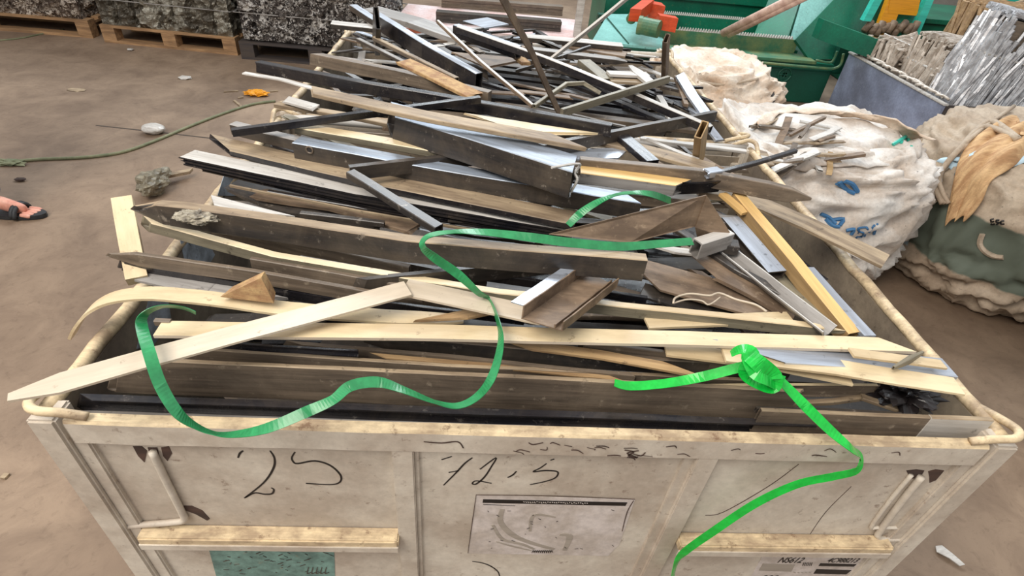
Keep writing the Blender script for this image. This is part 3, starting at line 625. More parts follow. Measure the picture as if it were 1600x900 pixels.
B('metal_lump', 'crumpled black metal lump right of the yellow-cream topped beam', [(1066, 289, 1.045), (1128, 287, 1.045)], 14, 22, 'V', 'black', jag=.012, wob=.006)
B('steel_rod', 'thin black rod with a bright end pointing over the right rail', [(1118, 272, 1.07), (1180, 255, 1.08), (1243, 236, 1.09)], 5, 5, 'box', 'black')
B('metal_block', 'small shiny metal end on the thin black rod', [(1102, 271, 1.075), (1122, 268, 1.075)], 9, 9, 'box', 'silver', jag=.004)
B('square_tube', 'light brown square tube standing upright at the divider rail', [(1090, 256, .99), (1096, 202, 1.12)], 11, 9, 'box', 'ochre')
B('laminate_strip', 'pale panel standing behind the upright brown tube', [(1000, 216, .955), (1165, 237, .955)], 4, 4, 'box', 'pale')
B('metal_strip', 'brown strip in the shade beneath the yellow-cream topped beam', [(900, 300, 1.0), (1100, 318, .995)], 10, 16, 'box', 'brown')
B('metal_strip', 'dark strip in the hollow left of the small green strap loop', [(700, 340, .985), (960, 352, .985)], 6, 9, 'C', 'dark')
B('metal_strip', 'pale streaky strip along the lower edge of the grooved board', [(360, 290, .985), (560, 330, .98), (740, 360, .975)], 2, 3, 'flat', 'tan')
B('metal_strip', 'dark strip emerging under the right end of the charcoal beam', [(760, 432, .965), (900, 452, .96), (1010, 470, .955)], 4, 12, 'box', 'black')
B('metal_strip', 'black strip below the folded off-white peak', [(560, 470, .955), (700, 488, .955), (820, 502, .95)], 4, 10, 'box', 'black')
B('metal_strip', 'grey edge strip just above the olive and cream profile', [(470, 402, .985), (640, 432, .98), (780, 455, .975)], 2, 4, 'box', 'grey')
B('metal_strip', 'thin black strip between longest cream strip and folded strip', [(300, 535, .945), (420, 545, .94), (560, 552, .935)], 3, 9, 'C', 'black')
B('metal_strip', 'thin dark bar reaching the right rail above the corner beam', [(1180, 640, .895), (1300, 643, .892), (1420, 650, .89)], 4, 7, 'box', 'dark')
B('metal_strip', 'dark torn strip crossing the hollow beside the lilac-grey channel', [(1060, 360, .99), (1150, 420, .985), (1240, 470, .975)], 9, 6, 'box', 'dark', jag=.006)
B('metal_strip', 'black strip left of the blue-grey strip at the right wall', [(1210, 400, .955), (1330, 525, .95)], 8, 6, 'box', 'black')
# left hollow
B('metal_sheet', 'crumpled dark sheet in the hollow at the left wall', [(380, 282, .955), (470, 318, .95), (600, 345, .95)], 34, 4, 'lip', 'dark', jag=.02, wob=.006)
B('metal_sheet', 'torn brownish sheet beside the crumpled dark one at the left wall', [(400, 300, .965), (520, 318, .965), (640, 355, .96)], 18, 4, 'lip', 'rust', jag=.02, wob=.004)
B('laminate_strip', 'short pale grey strip above the charcoal beam at left', [(332, 314, .99), (412, 334, .985)], 14, 3, 'flat', 'pale', cut=(1, -4))
B('metal_strip', 'thin dark strip crossing the hollow above the charcoal beam', [(470, 335, .975), (600, 350, .97)], 5, 8, 'box', 'dark')
B('metal_strip', 'small grey-lilac strip in the dark hollow by the left wall', [(405, 378, .935), (432, 368, .935)], 5, 4, 'flat', 'grey')

from mathutils.bvhtree import BVHTree
def on_obj(o, u, v):
    bt = BVHTree.FromPolygons([tuple(o.matrix_basis @ q.co) for q in o.data.vertices], [tuple(p.vertices) for p in o.data.polygons])
    d = (MC @ Vector(((u-800)/FPX, (450-v)/FPX, -1))).normalized(); h = bt.ray_cast(CAM, d)
    return (h[0], h[1]) if h[0] is not None else (at(u, v, 1.04), Vector((0, -1, 0)))
c, nn = on_obj(drilled, 484, 234); mb = MB(); s1 = nn.orthogonal().normalized(); s2 = nn.cross(s1)
mb.tube([c + nn*.001 + (s1*math.cos(a) + s2*math.sin(a))*.008 for a in [2*math.pi*i/16 for i in range(17)]], .002, 6); mb.build('drill_hole_rim', M['brown'], drilled)
mb = MB(); mb.tube([c - nn*.001, c + nn*.0008], .007, 14); mb.build('drill_hole', M['black'], drilled)

def find(lab): return [o for o in bpy.data.objects if str(o.get('label', '')).startswith(lab)][0]
def attach(lab, parent_lab, name, keep=None):
    c, p = find(lab), find(parent_lab)
    c.matrix_basis = p.matrix_basis.inverted() @ c.matrix_basis; c.parent = p; c.name = name
    for k in ('label', 'category', 'group'):
        if k in c: del c[k]
    if keep: c['label'] = keep
attach('second arm of the folded', 'folded off-white strip', 'folded_arm')
attach('lower arm of the bent', 'dark bent flat bar', 'bent_arm')
attach('short pale plate wrapped', 'brown beam with a whitish right end', 'end_plate', 'whitish end plate')
attach('small dark cap', 'longest cream strip', 'end_cap', 'dark end cap')
attach('small shiny metal end', 'thin black rod with a bright end', 'rod_tip', 'bright metal tip')

# ------------------------------------------------------------------ folded brown sheet, wedge, lumps
def solid_px(name, label, polys, th, m, cat, z_default=None):
    """plates given by pixel+height corners, joined into one mesh with real thickness"""
    mb = MB()
    for poly in polys:
        P = [at(*q) for q in poly]; n = len(P)
        nr = Vector()
        for i in range(n): nr += (P[i] - P[0]).cross(P[(i+1) % n] - P[0])
        nr.normalize(); nr = nr if nr.z > 0 else -nr
        mb.add(P + [p - nr*th for p in P], [tuple(range(n)), tuple(n+i for i in range(n))[::-1]] + [(i, n+i, n+(i+1) % n, (i+1) % n) for i in range(n)])
    o = mb.build(name, M[m], None, label, cat); BARS.append(o); return o
solid_px('folded_sheet', 'folded brown sheet shaped like a pointed tent right of the green strap', [
    [(858, 366, 1.03), (1104, 305, 1.12), (1086, 354, 1.045), (985, 380, 1.025)],
    [(1104, 305, 1.12), (1140, 362, 1.04), (1128, 368, 1.03), (1086, 354, 1.045)],
    [(1086, 354, 1.045), (1128, 368, 1.03), (1120, 376, 1.01), (1090, 372, 1.01)]], .003, 'rust', 'scrap sheet')
# tan wedge of wood
P = [at(345, 463, .985), at(428, 475, .985), at(420, 468, .982), at(409, 433, 1.02), at(400, 455, .985)]
mb = MB(); a, b, c = at(344, 464, .983), at(428, 474, .983), at(408, 434, 1.03)
back = Vector((.0, .03, 0)); mb.add([a, b, c, a+back+Vector((.01, 0, 0)), b+back-Vector((.006, 0, 0)), c+back*.6], [(0,1,2), (5,4,3), (0,3,4,1), (1,4,5,2), (2,5,3,0)])
BARS.append(mb.build('wood_wedge', M['osb'], None, 'small triangular tan wood chunk resting on the curved cream band', 'wood chunk'))
# foamy residue stuck on the charcoal beam
def lump(name, label, c, r, m, cat, seed, amp=.4, sub=3, squash=1, freq=3, parent=None, scale=(1, 1, 1)):
    bm = bmesh.new(); bmesh.ops.create_icosphere(bm, subdivisions=sub, radius=1)
    for v in bm.verts:
        k = 1 + amp * noise.noise(v.co * freq + Vector((seed, 0, 0))) + amp * .5 * noise.noise(v.co * freq * 2.7 + Vector((seed, 5, 0)))
        v.co = Vector((v.co.x * r * scale[0], v.co.y * r * scale[1], v.co.z * r * squash * scale[2])) * k
    bm.verts.index_update(); mb = MB(); mb.add([v.co + Vector(c) for v in bm.verts], [tuple(v.index for v in f.verts) for f in bm.faces]); bm.free()
    return mb.build(name, m if not isinstance(m, str) else M[m], parent, label, cat)
M['foam'] = mat('foam_residue', (176, 168, 150), (90, 82, 74), .8, .9, scale=(60, 60, 60), bump=.6)
lump('foam_residue', 'crusty whitish foam residue stuck near the left end of the charcoal beam', at(308, 338, 1.055), .024, 'foam', 'residue', 4, .3, 5, .45, 4, scale=(1.6, .8, 1))
M['blackplastic'] = mat('crumpled_black_plastic', (40, 34, 34), (20, 18, 18), .7, .3, scale=(20, 20, 20), bump=.4)
lump('crumpled_plastic', 'crumpled dark plastic scrap in the right front corner of the bin', at(1412, 613, .90), .04, 'blackplastic', 'plastic scrap', 8, 1.1, 4, .45, 2.2, scale=(1.2, .9, 1))
# torn white lip on the end of the big bluish-topped beam
mb = MB(); mb.tube(catmull([at(862, 262, 1.155), at(905, 256, 1.15), at(898, 270, 1.13), at(902, 281, 1.12), at(892, 300, 1.09)], 5), .0028, 6)
mb.build('torn_edge', M['pale'], None, 'torn whitish lip curling off the end of the bluish-topped beam', 'scrap strip')
# wire loop
M['wire'] = mat('pale_wire', (206, 190, 168), rough=.5)
mb = MB(); mb.tube(catmull([at(u, v, .985) for u, v in ((1052, 474), (1056, 465), (1078, 459), (1108, 462), (1124, 458), (1150, 468), (1180, 476), (1198, 487))], 5), .0022, 6)
mb.tube(catmull([at(u, v, .98) for u, v in ((1052, 474), (1074, 468), (1096, 470), (1108, 476), (1126, 464))], 5), .0018, 6)
mb.build('wire_loop', M['wire'], None, 'thin pale wire loop above the short cream strip', 'wire', smooth=True)

# ------------------------------------------------------------------ green straps
def strap(name, label, K, m, wid=.0165, th=.0011, knot=None, k=8):
    """K: (point, share of its width that shows 0..1, sign)"""
    pts = catmull([q[0] for q in K], k); n = len(pts); mb = MB(); prev = None
    for i, p in enumerate(pts):
        f = i / k; j = min(int(f), len(K) - 2); fr = f - j
        r = K[j][1] * (1 - fr) + K[j+1][1] * fr; sg = K[j][2] if len(K[j]) > 2 else 1
        t = (pts[min(i+1, n-1)] - pts[max(i-1, 0)]).normalized(); vd = (CAM - p).normalized()
        side = t.cross(vd).normalized(); dep = side.cross(t).normalized()
        r = max(.08, min(1, r)); wv = side * r + dep * math.sqrt(1 - r*r) * sg
        if prev is not None and wv.dot(prev) < 0: wv = -wv
        prev = wv; nn = t.cross(wv).normalized() * th / 2; h = wv * wid / 2
        mb.v += [p - h - nn, p + h - nn, p + h + nn, p - h + nn]
    for i in range(n - 1):
        for q in range(4): mb.f.append((4*i+q, 4*i+(q+1) % 4, 4*i+4+(q+1) % 4, 4*i+4+q)); mb.mi.append(0)
    mb.f += [(3, 2, 1, 0), tuple(4*(n-1)+q for q in range(4))]; mb.mi += [0, 0]
    return mb.build(name, M[m], None, label, 'strap', smooth=False)
A_ = lambda u, v, z, r, s=1: (at(u, v, z), r, s)
strap('plastic_strap', 'long dull green strap curling in waves over the pile and the front rim', [
    A_(306, 489, 1.0, .25), A_(285, 481, 1.01, .25), A_(255, 479, 1.03, .3), A_(230, 488, 1.03, .5), A_(221, 506, 1.02, .95), A_(233, 550, 1.02, 1.0), A_(250, 600, .99, 1), A_(276, 643, .96, .9),
    A_(305, 665, .93, .5), A_(335, 677, .915, .3), A_(370, 678, .92, .6), A_(420, 668, .95, .9), A_(480, 643, .97, 1), A_(520, 625, .98, .85), A_(548, 603, .985, 1), A_(590, 597, .985, 1), A_(630, 609, .975, .6), A_(680, 628, .955, .3),
    A_(715, 634, .945, .55), A_(745, 620, .95, .7), A_(768, 590, .985, .8), A_(781, 545, 1.0, .65), A_(780, 510, 1.005, .4), A_(765, 470, 1.0, .25), A_(748, 458, 1.02, .6), A_(715, 428, 1.05, .95), A_(678, 402, 1.08, .9), A_(660, 384, 1.1, .5),
    A_(672, 368, 1.1, .5), A_(710, 362, 1.1, .35), A_(760, 363, 1.1, .7), A_(830, 371, 1.1, .95), A_(900, 380, 1.09, 1), A_(970, 385, 1.08, .95), A_(1030, 381, 1.07, .9), A_(1082, 377, 1.06, .9)], 'strap', .0162)
strap('plastic_strap', 'short dull green strap loop arching above the folded brown sheet', [
    A_(888, 352, 1.04, .8), A_(905, 335, 1.06, 1), A_(930, 318, 1.08, .8), A_(960, 305, 1.1, .3), A_(990, 301, 1.1, .4), A_(1020, 304, 1.09, .8), A_(1048, 314, 1.05, .9)], 'strap', .0162)
def yq(u, v, y, r, s=1): return (aty(u, v, y), r, s)
strap('plastic_strap', 'bright green strap tied in a knot and hanging down over the front rim', [
    A_(960, 598, .93, .7), A_(985, 603, .93, .9), A_(1040, 599, .94, .9), A_(1100, 588, .96, 1), A_(1165, 572, .99, 1), A_(1195, 572, 1.0, .8), A_(1225, 600, .99, .8), A_(1260, 636, .97, 1), A_(1300, 675, .94, .9), A_(1330, 700, .925, .6),
    yq(1344, 712, -.012, .35), yq(1345, 724, -.018, .3), yq(1335, 737, -.022, .6), yq(1300, 745, -.024, .7), yq(1245, 757, -.026, .7), yq(1180, 787, -.028, .75), yq(1115, 830, -.03, .8), yq(1068, 864, -.03, .75), yq(1055, 885, -.028, .35), yq(1050, 910, -.026, .3)], 'strapb', .0165)
# the knot itself: loops of strap pulled through each other
strap('strap_knot', 'bunched bright green knot at the top of the hanging strap', [
    A_(1142, 553, 1.03, .3), A_(1156, 546, 1.04, .5), A_(1172, 551, 1.04, .9), A_(1174, 566, 1.03, 1), A_(1166, 582, 1.01, .9), A_(1184, 598, 1.0, .7), A_(1206, 603, 1.0, .9), A_(1208, 588, 1.02, 1, -1), A_(1188, 570, 1.04, 1, -1), A_(1170, 556, 1.04, .8), A_(1182, 580, 1.03, 1), A_(1200, 590, 1.02, .9), A_(1222, 600, 1.0, 1)], 'strapb', .026, k=5)
attach('crusty whitish foam', 'large charcoal beam', 'foam_residue', 'crusty whitish foam residue')
attach('torn whitish lip', 'large dark beam with a bluish', 'torn_edge', 'torn whitish lip')
attach('bunched bright green knot', 'bright green strap tied', 'strap_knot')
# ------------------------------------------------------------------ scrap heap of the back bin
B('metal_pole', 'tall dark leaning pole with a pale edge over the back bin', [(870, 176, 1.02), (826, 80, 1.22), (775, -12, 1.40)], 9, 9, 'L', 'rust', 'tan')
B('metal_pole', 'thin leaning pole with a pale edge left of the tall one', [(832, 166, 1.02), (752, 98, 1.08), (684, 34, 1.14)], 3, 5, 'box', 'rust', 'pale')
B('metal_beam', 'thick black beam with a white upper edge at the left of the back heap', [(590, 32, 1.06), (665, 80, 1.05), (748, 128, 1.03)], 7, 22, 'box', 'black', 'silver')
B('metal_beam', 'grey topped beam behind the thick white-edged black beam', [(578, 16, 1.02), (650, 36, 1.02), (724, 62, 1.0)], 14, 8, 'box', 'grey')
B('metal_beam', 'long black bar with a white edge crossing the back heap to the right wall', [(716, 46, 1.12), (850, 93, 1.10), (985, 148, 1.08), (1110, 203, 1.06)], 4, 11, 'box', 'black', 'pale')
B('metal_beam', 'short thick black bar under the crossing white-edged bar', [(712, 47, 1.09), (810, 82, 1.08)], 5, 18, 'box', 'black', 'silver')
B('chipboard_strip', 'yellowish chipboard strip left in the back heap', [(632, 97, 1.08), (690, 124, 1.08), (742, 150, 1.075)], 15, 5, 'box', 'osb', jag=.008)
B('metal_channel', 'pale grey channel at the back rim of the back bin', [(815, 58, 1.0), (972, 73, 1.0)], 6, 7, 'box', 'dark', 'pale')
B('metal_channel', 'dark round-ended channel below the pale grey one', [(824, 78, 1.0), (980, 97, 1.0)], 5, 8, 'box', 'dark', 'grey', taper=(None, (.3, .05)))
B('metal_channel', 'brown channel between pale channel and round-ended channel', [(880, 70, .985), (978, 86, .985)], 8, 3, 'flat', 'rust')
B('metal_bar', 'olive flat bar slanting up to the dark upright at the back right', [(878, 176, 1.09), (960, 150, 1.10), (1044, 124, 1.11)], 3, 10, 'flat', 'olive')
B('metal_strip', 'thin bent dark green strip in the middle of the back heap', [(835, 166, 1.06), (885, 131, 1.09), (912, 130, 1.09), (938, 146, 1.07)], 3, 6, 'box', 'olive')
B('metal_upright', 'dark post standing at the back right corner of the back bin', [(1038, 128, .93), (1041, 60, 1.13)], 7, 5, 'box', 'rust', jag=.003)
B('metal_strip', 'bluish flat strip leaning on the right wall of the back bin', [(1062, 117, .97), (1082, 150, .95), (1105, 182, .93)], 14, 3, 'flat', 'silver', cut=(1, 0))
B('metal_strip', 'small bluish strip near the divider at the right wall', [(1100, 190, .93), (1124, 220, .9)], 10, 3, 'flat', 'silver')
B('metal_strip', 'brown strip beside the bluish leaning strip', [(1056, 120, .95), (1072, 165, .93)], 6, 3, 'flat', 'rust')
B('metal_strip', 'pale rounded strip near the back right of the heap', [(985, 102, 1.03), (1020, 130, 1.02)], 10, 4, 'lip', 'pale', taper=((.4, .03), None))
B('metal_strip', 'whitish short strip stacked at the right of the heap', [(950, 115, 1.02), (1012, 117, 1.02)], 6, 4, 'flat', 'pale')
B('metal_strip', 'second whitish short strip just below the stacked one', [(952, 125, 1.005), (1010, 128, 1.005)], 7, 4, 'flat', 'tan')
B('metal_box', 'olive open tube end pointing up in the right of the heap', [(912, 98, 1.01), (948, 128, 1.0)], 13, 9, 'box', 'olive')
B('laminate_strip', 'bluish white strip at the upper left of the back heap', [(552, 12, 1.05), (600, 42, 1.04)], 7, 8, 'box', 'dark', 'silver')
B('metal_strip', 'grey-green strip with a dark side sticking out at far left', [(518, 38, 1.03), (590, 46, 1.02)], 6, 7, 'box', 'dark', 'pale')
B('metal_post', 'short dark post end at the upper left of the heap', [(588, 70, 1.0), (589, 28, 1.12)], 8, 8, 'box', 'dark')
B('metal_strip', 'grey steel strip rising diagonally behind the back heap', [(862, 92, 1.06), (920, 46, 1.16), (986, -8, 1.28)], 12, 2, 'flat', 'pale', roll=35)
B('metal_sheet', 'silvery curved sheet offcut lying at the back of the heap', [(740, 38, 1.03), (778, 32, 1.03)], 16, 2, 'lip', 'silver')
B('wood_strip', 'orange-tan wood strip in the middle of the back heap', [(795, 78, 1.06), (822, 100, 1.05)], 9, 4, 'flat', 'osb', jag=.005)
B('metal_sheet', 'brown plate between the two leaning poles', [(735, 95, 1.0), (790, 100, 1.0)], 26, 3, 'flat', 'rust', cut=(1, -1))
B('metal_strip', 'long thin dark strip under the yellowish chipboard', [(560, 62, 1.03), (700, 132, 1.03)], 4, 5, 'box', 'dark', 'grey')
B('metal_strip', 'thin strip parallel to the thick white-edged beam', [(585, 60, 1.045), (714, 125, 1.045)], 4, 6, 'box', 'brown', 'tan')
# radiating small stuff, every piece its own
rr = random.Random(21)
kinds = ['box', 'U', 'L', 'flat', 'C']
for i in range(130):
    x, y = rr.uniform(.12, 1.48), rr.uniform(1.36, 2.24)
    ang = R_(-38 + rr.gauss(0, 24)) if x < 1.0 else R_(-50 + rr.gauss(0, 22))
    if i % 6 == 0: ang = R_(rr.uniform(10, 40))
    ln = rr.uniform(.12, .42); dx, dy = math.cos(ang) * ln / 2, math.sin(ang) * ln / 2
    x = min(1.55 - abs(dx), max(.05 + abs(dx), x)); y = min(2.3 - abs(dy), max(1.31 + abs(dy), y))
    z = .885 + .10 * math.exp(-((x-.75)**2 / .25 + (y-1.85)**2 / .2)) + rr.uniform(0, .035)
    tl = rr.uniform(-.1, .12) * ln
    p, q = Vector((x-dx, y-dy, z-tl/2)), Vector((x+dx, y+dy, z+tl/2))
    mk = rr.choice(['black', 'black', 'dark', 'dark', 'black', 'black', 'dark', 'rust', 'brown', 'grey', 'silver', 'pale'])
    mb = MB(); sweep(mb, [p, q], rr.choice(kinds), rr.uniform(.01, .028), rr.uniform(.004, .014), cut=(rr.uniform(-2, 2), rr.uniform(-2, 2)), jag=.006, wob=.002)
    T = (q-p).normalized(); Y = Vector((-T.y, T.x, 0)).normalized(); fr = Matrix((T, Y, T.cross(Y))).transposed().to_4x4(); fr.translation = (p+q)/2
    pale = mk in ('silver', 'pale', 'grey')
    BARS.append(mb.build('metal_offcut', M[mk], None, 'short pale metal offcut scattered in the heap of the back bin' if pale else 'short dark metal offcut scattered in the heap of the back bin', 'scrap offcut',
        'pale offcuts in the back heap' if pale else 'dark offcuts in the back heap', frame=fr))
# short debris between the long profiles of the front bin
for i in range(60):
    x, y = rr.uniform(.1, 1.5), rr.uniform(.3, 1.15); ang = R_(-14 + rr.gauss(0, 12) + 0); ln = rr.uniform(.15, .5)
    if x > 1.25: ang = R_(-62 + rr.gauss(0, 10)); ln = min(ln, .3)
    dx, dy = math.cos(ang) * ln / 2, math.sin(ang) * ln / 2
    x = min(1.55 - abs(dx), max(.05 + abs(dx), x)); y = min(1.19 - abs(dy), max(.08 + abs(dy), y))
    z = .825 + .06 * sstep(.1, .8, y) + rr.uniform(0, .03)
    p, q = Vector((x-dx, y-dy, z)), Vector((x+dx, y+dy, z + rr.uniform(-.01, .01)))
    mk = rr.choice(['black', 'dark', 'rust', 'brown', 'black', 'brown', 'dark', 'olive'])
    mb = MB(); sweep(mb, [p, q], rr.choice(kinds), rr.uniform(.012, .04), rr.uniform(.004, .014), cut=(rr.uniform(-2, 2), rr.uniform(-2, 2)), jag=.008, wob=.002)
    T = (q-p).normalized(); Y = Vector((-T.y, T.x, 0)).normalized(); fr = Matrix((T, Y, T.cross(Y))).transposed().to_4x4(); fr.translation = (p+q)/2
    BARS.append(mb.build('metal_offcut', M[mk], None, 'dull metal offcut wedged between the long profiles of the front bin', 'scrap offcut', 'offcuts between the long profiles', frame=fr))

# ------------------------------------------------------------------ pallets and bales, top left
M['pwood'] = mat('pallet_wood', (178, 140, 100), (116, 88, 62), .8, .8, scale=(3, 30, 30), bump=.4)
M['psteel'] = mat('pallet_dark_steel', (58, 54, 56), (90, 78, 66), .5, .5)
def frame_at(P0, P1):
    X = (P1 - P0); L = X.length; X.normalize(); Y = Vector((-X.y, X.x, 0)); return X, Y, L
def pallet(P0, P1, depth, h, m, label, name='wooden_pallet'):
    X, Y, L = frame_at(P0, P1); e = empty(name, (P0 + X*L/2 + Y*depth/2), label, 'pallet'); Z = Vector((0, 0, 1))
    def bx(nm, a, b, c, d, e0, f):
        mb = MB(); p = P0 + X*a + Y*((c+d)/2) + Z*((e0+f)/2); q = P0 + X*b + Y*((c+d)/2) + Z*((e0+f)/2)
        mb.obox(p, q, Y*(d-c)/2, Z*(f-e0)/2); mb.build(nm, m, e)
    for k in range(3): bx('bottom_board', 0, L, k*(depth-.1)/2, k*(depth-.1)/2+.1, 0, .022)
    for k in range(3):
        for j in range(3): bx('block', j*(L-.12)/2, j*(L-.12)/2+.12, k*(depth-.1)/2, k*(depth-.1)/2+.1, .022, h-.04)
    for j in range(3): bx('stringer', j*(L-.12)/2, j*(L-.12)/2+.12, 0, depth, h-.04, h-.02)
    for k in range(6): bx('deck_board', 0, L, k*(depth-.1)/5, k*(depth-.1)/5+.1, h-.02, h)
    return e
def bale_mat(name, c1, c2, c3, sc):
    m = bpy.data.materials.new(name); m.use_nodes = True; n = m.node_tree.nodes; l = m.node_tree.links; b = n['Principled BSDF']
    t = n.new('ShaderNodeTexCoord'); v = n.new('ShaderNodeTexVoronoi'); v.inputs['Scale'].default_value = sc; v.inputs['Randomness'].default_value = 1
    nz = n.new('ShaderNodeTexNoise'); nz.inputs['Scale'].default_value = sc * .6; nz.inputs['Detail'].default_value = 6
    mm = n.new('ShaderNodeMix'); mm.data_type = 'VECTOR'; mm.inputs['Factor'].default_value = .25
    l.new(t.outputs['Object'], nz.inputs[0]); l.new(t.outputs['Object'], mm.inputs['A']); l.new(nz.outputs['Color'], mm.inputs['B']); l.new(mm.outputs['Result'], v.inputs[0])
    r = n.new('ShaderNodeValToRGB'); sp = n.new('ShaderNodeSeparateColor'); l.new(v.outputs['Color'], sp.inputs[0]); l.new(sp.outputs[0], r.inputs[0])
    e = r.color_ramp.elements; e[0].position = .25; e[0].color = (*s2l(c1), 1); e[1].position = .9; e[1].color = (*s2l(c3), 1); q = e.new(.6); q.color = (*s2l(c2), 1)
    l.new(r.outputs[0], b.inputs['Base Color']); b.inputs['Roughness'].default_value = .4; b.inputs['Metallic'].default_value = .35
    bp = n.new('ShaderNodeBump'); bp.inputs['Strength'].default_value = .9; bp.inputs['Distance'].default_value = .02
    l.new(v.outputs['Distance'], bp.inputs['Height']); l.new(bp.outputs[0], b.inputs['Normal']); return m
def bale(P0, P1, depth, z0, z1, m, label, cols, seed, amp=.03, strapm=None):
    X, Y, L = frame_at(P0, P1); Z = Vector((0, 0, 1)); H = z1 - z0
    c0 = P0 + X*L/2 + Y*depth/2 + Z*z0
    e = empty('scrap_bale', c0, label, 'bale'); mb = MB()
    nu, nv, nd = 84, 44, 30
    def disp(p, nrm):
        u = (p - P0).dot(X); k = u / L * cols; cell = math.floor(k + .25*noise.noise(p*5)); fr = k - math.floor(k)
        g = -.035 * math.exp(-((fr if fr < .5 else 1-fr) / .10) ** 2)
        q = p * 14 + Vector((seed, 0, 0))
        d = amp * (abs(noise.noise(q)) * 1.3 + .7 * noise.noise(q * 2.3) + .3 * noise.cell(q * 1.6)) + .02 * noise.cell(Vector((cell, seed, 0))) + g
        return p + nrm * d + X * .012 * noise.noise(q * 1.4)
    def grid(o, A, Bv, na, nb, nrm):
        b = len(mb.v)
        for j in range(nb + 1):
            for i in range(na + 1):
                ed = min(i, na-i, 2) / 2 * min(j, nb-j, 2) / 2
                p = o + A * (i/na) + Bv * (j/nb); mb.v.append(p * (1-ed) + disp(p, nrm) * ed); mb.v[-1].z = max(mb.v[-1].z, z0 + .001)
        for j in range(nb):
            for i in range(na):
                a = b + j*(na+1)+i; mb.f.append((a, a+1, a+na+2, a+na+1)); mb.mi.append(0)
    o = P0 + Z*z0 + X*.02
    L2 = L - .04
    grid(o, X*L2, Z*H, nu, nv, -Y); grid(o + X*L2, Y*depth, Z*H, nd, nv, X); grid(o + Y*depth, -Y*depth, Z*H, nd, nv, -X)
    grid(o + Y*depth + X*L2, -X*L2, Z*H, 20, 12, Y); grid(o + Z*H, X*L2, Y*depth, nu//2, nd, Z); b_ = len(mb.v); mb.add([o, o + X*L2, o + X*L2 + Y*depth, o + Y*depth], [(3, 2, 1, 0)])
    body = mb.build('compressed_scrap', m, e)
    for zz in (.25, .6):
        mb = MB(); R0 = z0 + H*zz
        P = [P0 + Z*R0 - Y*.03 - X*.015, P0 + X*(L+.015) + Z*R0 - Y*.03, P0 + X*(L+.015) + Y*(depth+.03) + Z*R0, P0 - X*.015 + Y*(depth+.03) + Z*R0, P0 + Z*R0 - Y*.03 - X*.015]
        mb.tube(P, .004, 6); mb.build('binding_wire', M['grey'], e)
    return e
bm1 = bale_mat('crushed_cans', (78, 64, 54), (128, 112, 98), (206, 194, 180), 26)
bm2 = bale_mat('crushed_grey_sheet', (74, 68, 58), (112, 106, 94), (150, 146, 134), 14)
bm3 = bale_mat('crushed_bright_foil', (52, 46, 44), (120, 112, 106), (226, 222, 216), 30)
a0, a1 = at(-190, 32, 0), at(146, 60, 0)
pallet(a0, a1, .9, .15, M['pwood'], 'weathered wooden pallet at the far left under a crushed bale')
bale(a0 + Vector((0, .03, 0)), a1 + Vector((-.04, .03, 0)), .85, .15, 1.0, bm1, 'crushed can bale at the upper left corner on the weathered pallet', 4, 1.5, .045)
b0, b1 = at(164, 66, 0), at(372, 87, 0)
pallet(b0, b1, .9, .15, M['pwood'], 'orange-brown wooden pallet in the middle of the three pallets')
bale(b0 + Vector((0, .03, 0)), b1 + Vector((0, .03, 0)), .85, .15, 1.0, bm2, 'dull grey sheet bale on the orange-brown pallet', 7, 6.5, .022)
c0, c1 = at(378, 92, 0), at(610, 112, 0)
pallet(c0, c1, .9, .15, M['psteel'], 'dark steel pallet behind the upper left of the bins', 'steel_pallet')
bale(c0 + Vector((.02, .04, 0)), c1 + Vector((0, .04, 0)), .85, .16, 1.05, bm3, 'glittery crushed foil bale on the dark steel pallet', 5, 11.5, .05)

# ------------------------------------------------------------------ low table with dark rolls behind the back bin
M['whitetop'] = mat('worn_white_red_top', (226, 214, 214), (196, 128, 104), .5, .4, scale=(3, 3, 3), speck=.6, chip=(150, 84, 60))
M['redrust'] = mat('red_rust_edge', (186, 98, 68), (120, 66, 46), .6, .6)
t0, t1 = at(612, 36, .42), at(908, 64, .42)
e = empty('work_table', ((t0.x+t1.x)/2, t0.y + .4, 0), 'low white table with rusty red edges behind the back bin', 'table')
X, Y, L = frame_at(Vector((t0.x, t0.y, 0)), Vector((t1.x, t1.y, 0))); O0 = Vector((t0.x, t0.y, 0)); Z = Vector((0, 0, 1))
mb = MB(); mb.obox(O0 + Z*.405 + Y*.4, O0 + X*L + Z*.405 + Y*.4, Y*.4, Z*.015); mb.build('tabletop', M['whitetop'], e)
mb = MB(); mb.obox(O0 + Z*.37 + Y*.02, O0 + X*L + Z*.37 + Y*.02, Y*.02, Z*.02); mb.build('edge_beam', M['redrust'], e)
for a, b in ((.06, .06), (L-.06, .06), (.06, .74), (L-.06, .74)):
    mb = MB(); p = O0 + X*a + Y*b; mb.obox(p, p + Z*.39, X*.025, Y*.025); mb.build('leg', M['redrust'], e)
for k, (px0, px1, lab) in enumerate((((682, 24), (876, 40), 'dark steel beam lying at the front of the white table'), ((690, 2), (878, 16), 'dark steel beam lying behind on the white table'))):
    p, q = at(px0[0], px0[1], .46), at(px1[0], px1[1], .46); xx = (q-p).normalized(); yy = Vector((-xx.y, xx.x, 0))
    mb = MB(); mb.obox(p, q, yy*.05, Z*.04); mb.obox(p + Z*.03 - yy*.055, q + Z*.03 - yy*.055, yy*.01, Z*.012); mb.obox(p - Z*.03 - yy*.055, q - Z*.03 - yy*.055, yy*.01, Z*.01)
    mb.build('steel_beam', M['brown'] if k else M['dark'], None, lab, 'beam')
mb = MB(); p = at(902, 60, .42); mb.box((p.x-.03, p.y+.05, 0), (p.x+.03, p.y+.09, 1.6), 0, .004); mb.build('steel_post', M['pale'], None, 'pale grey vertical post behind the back bin', 'post')

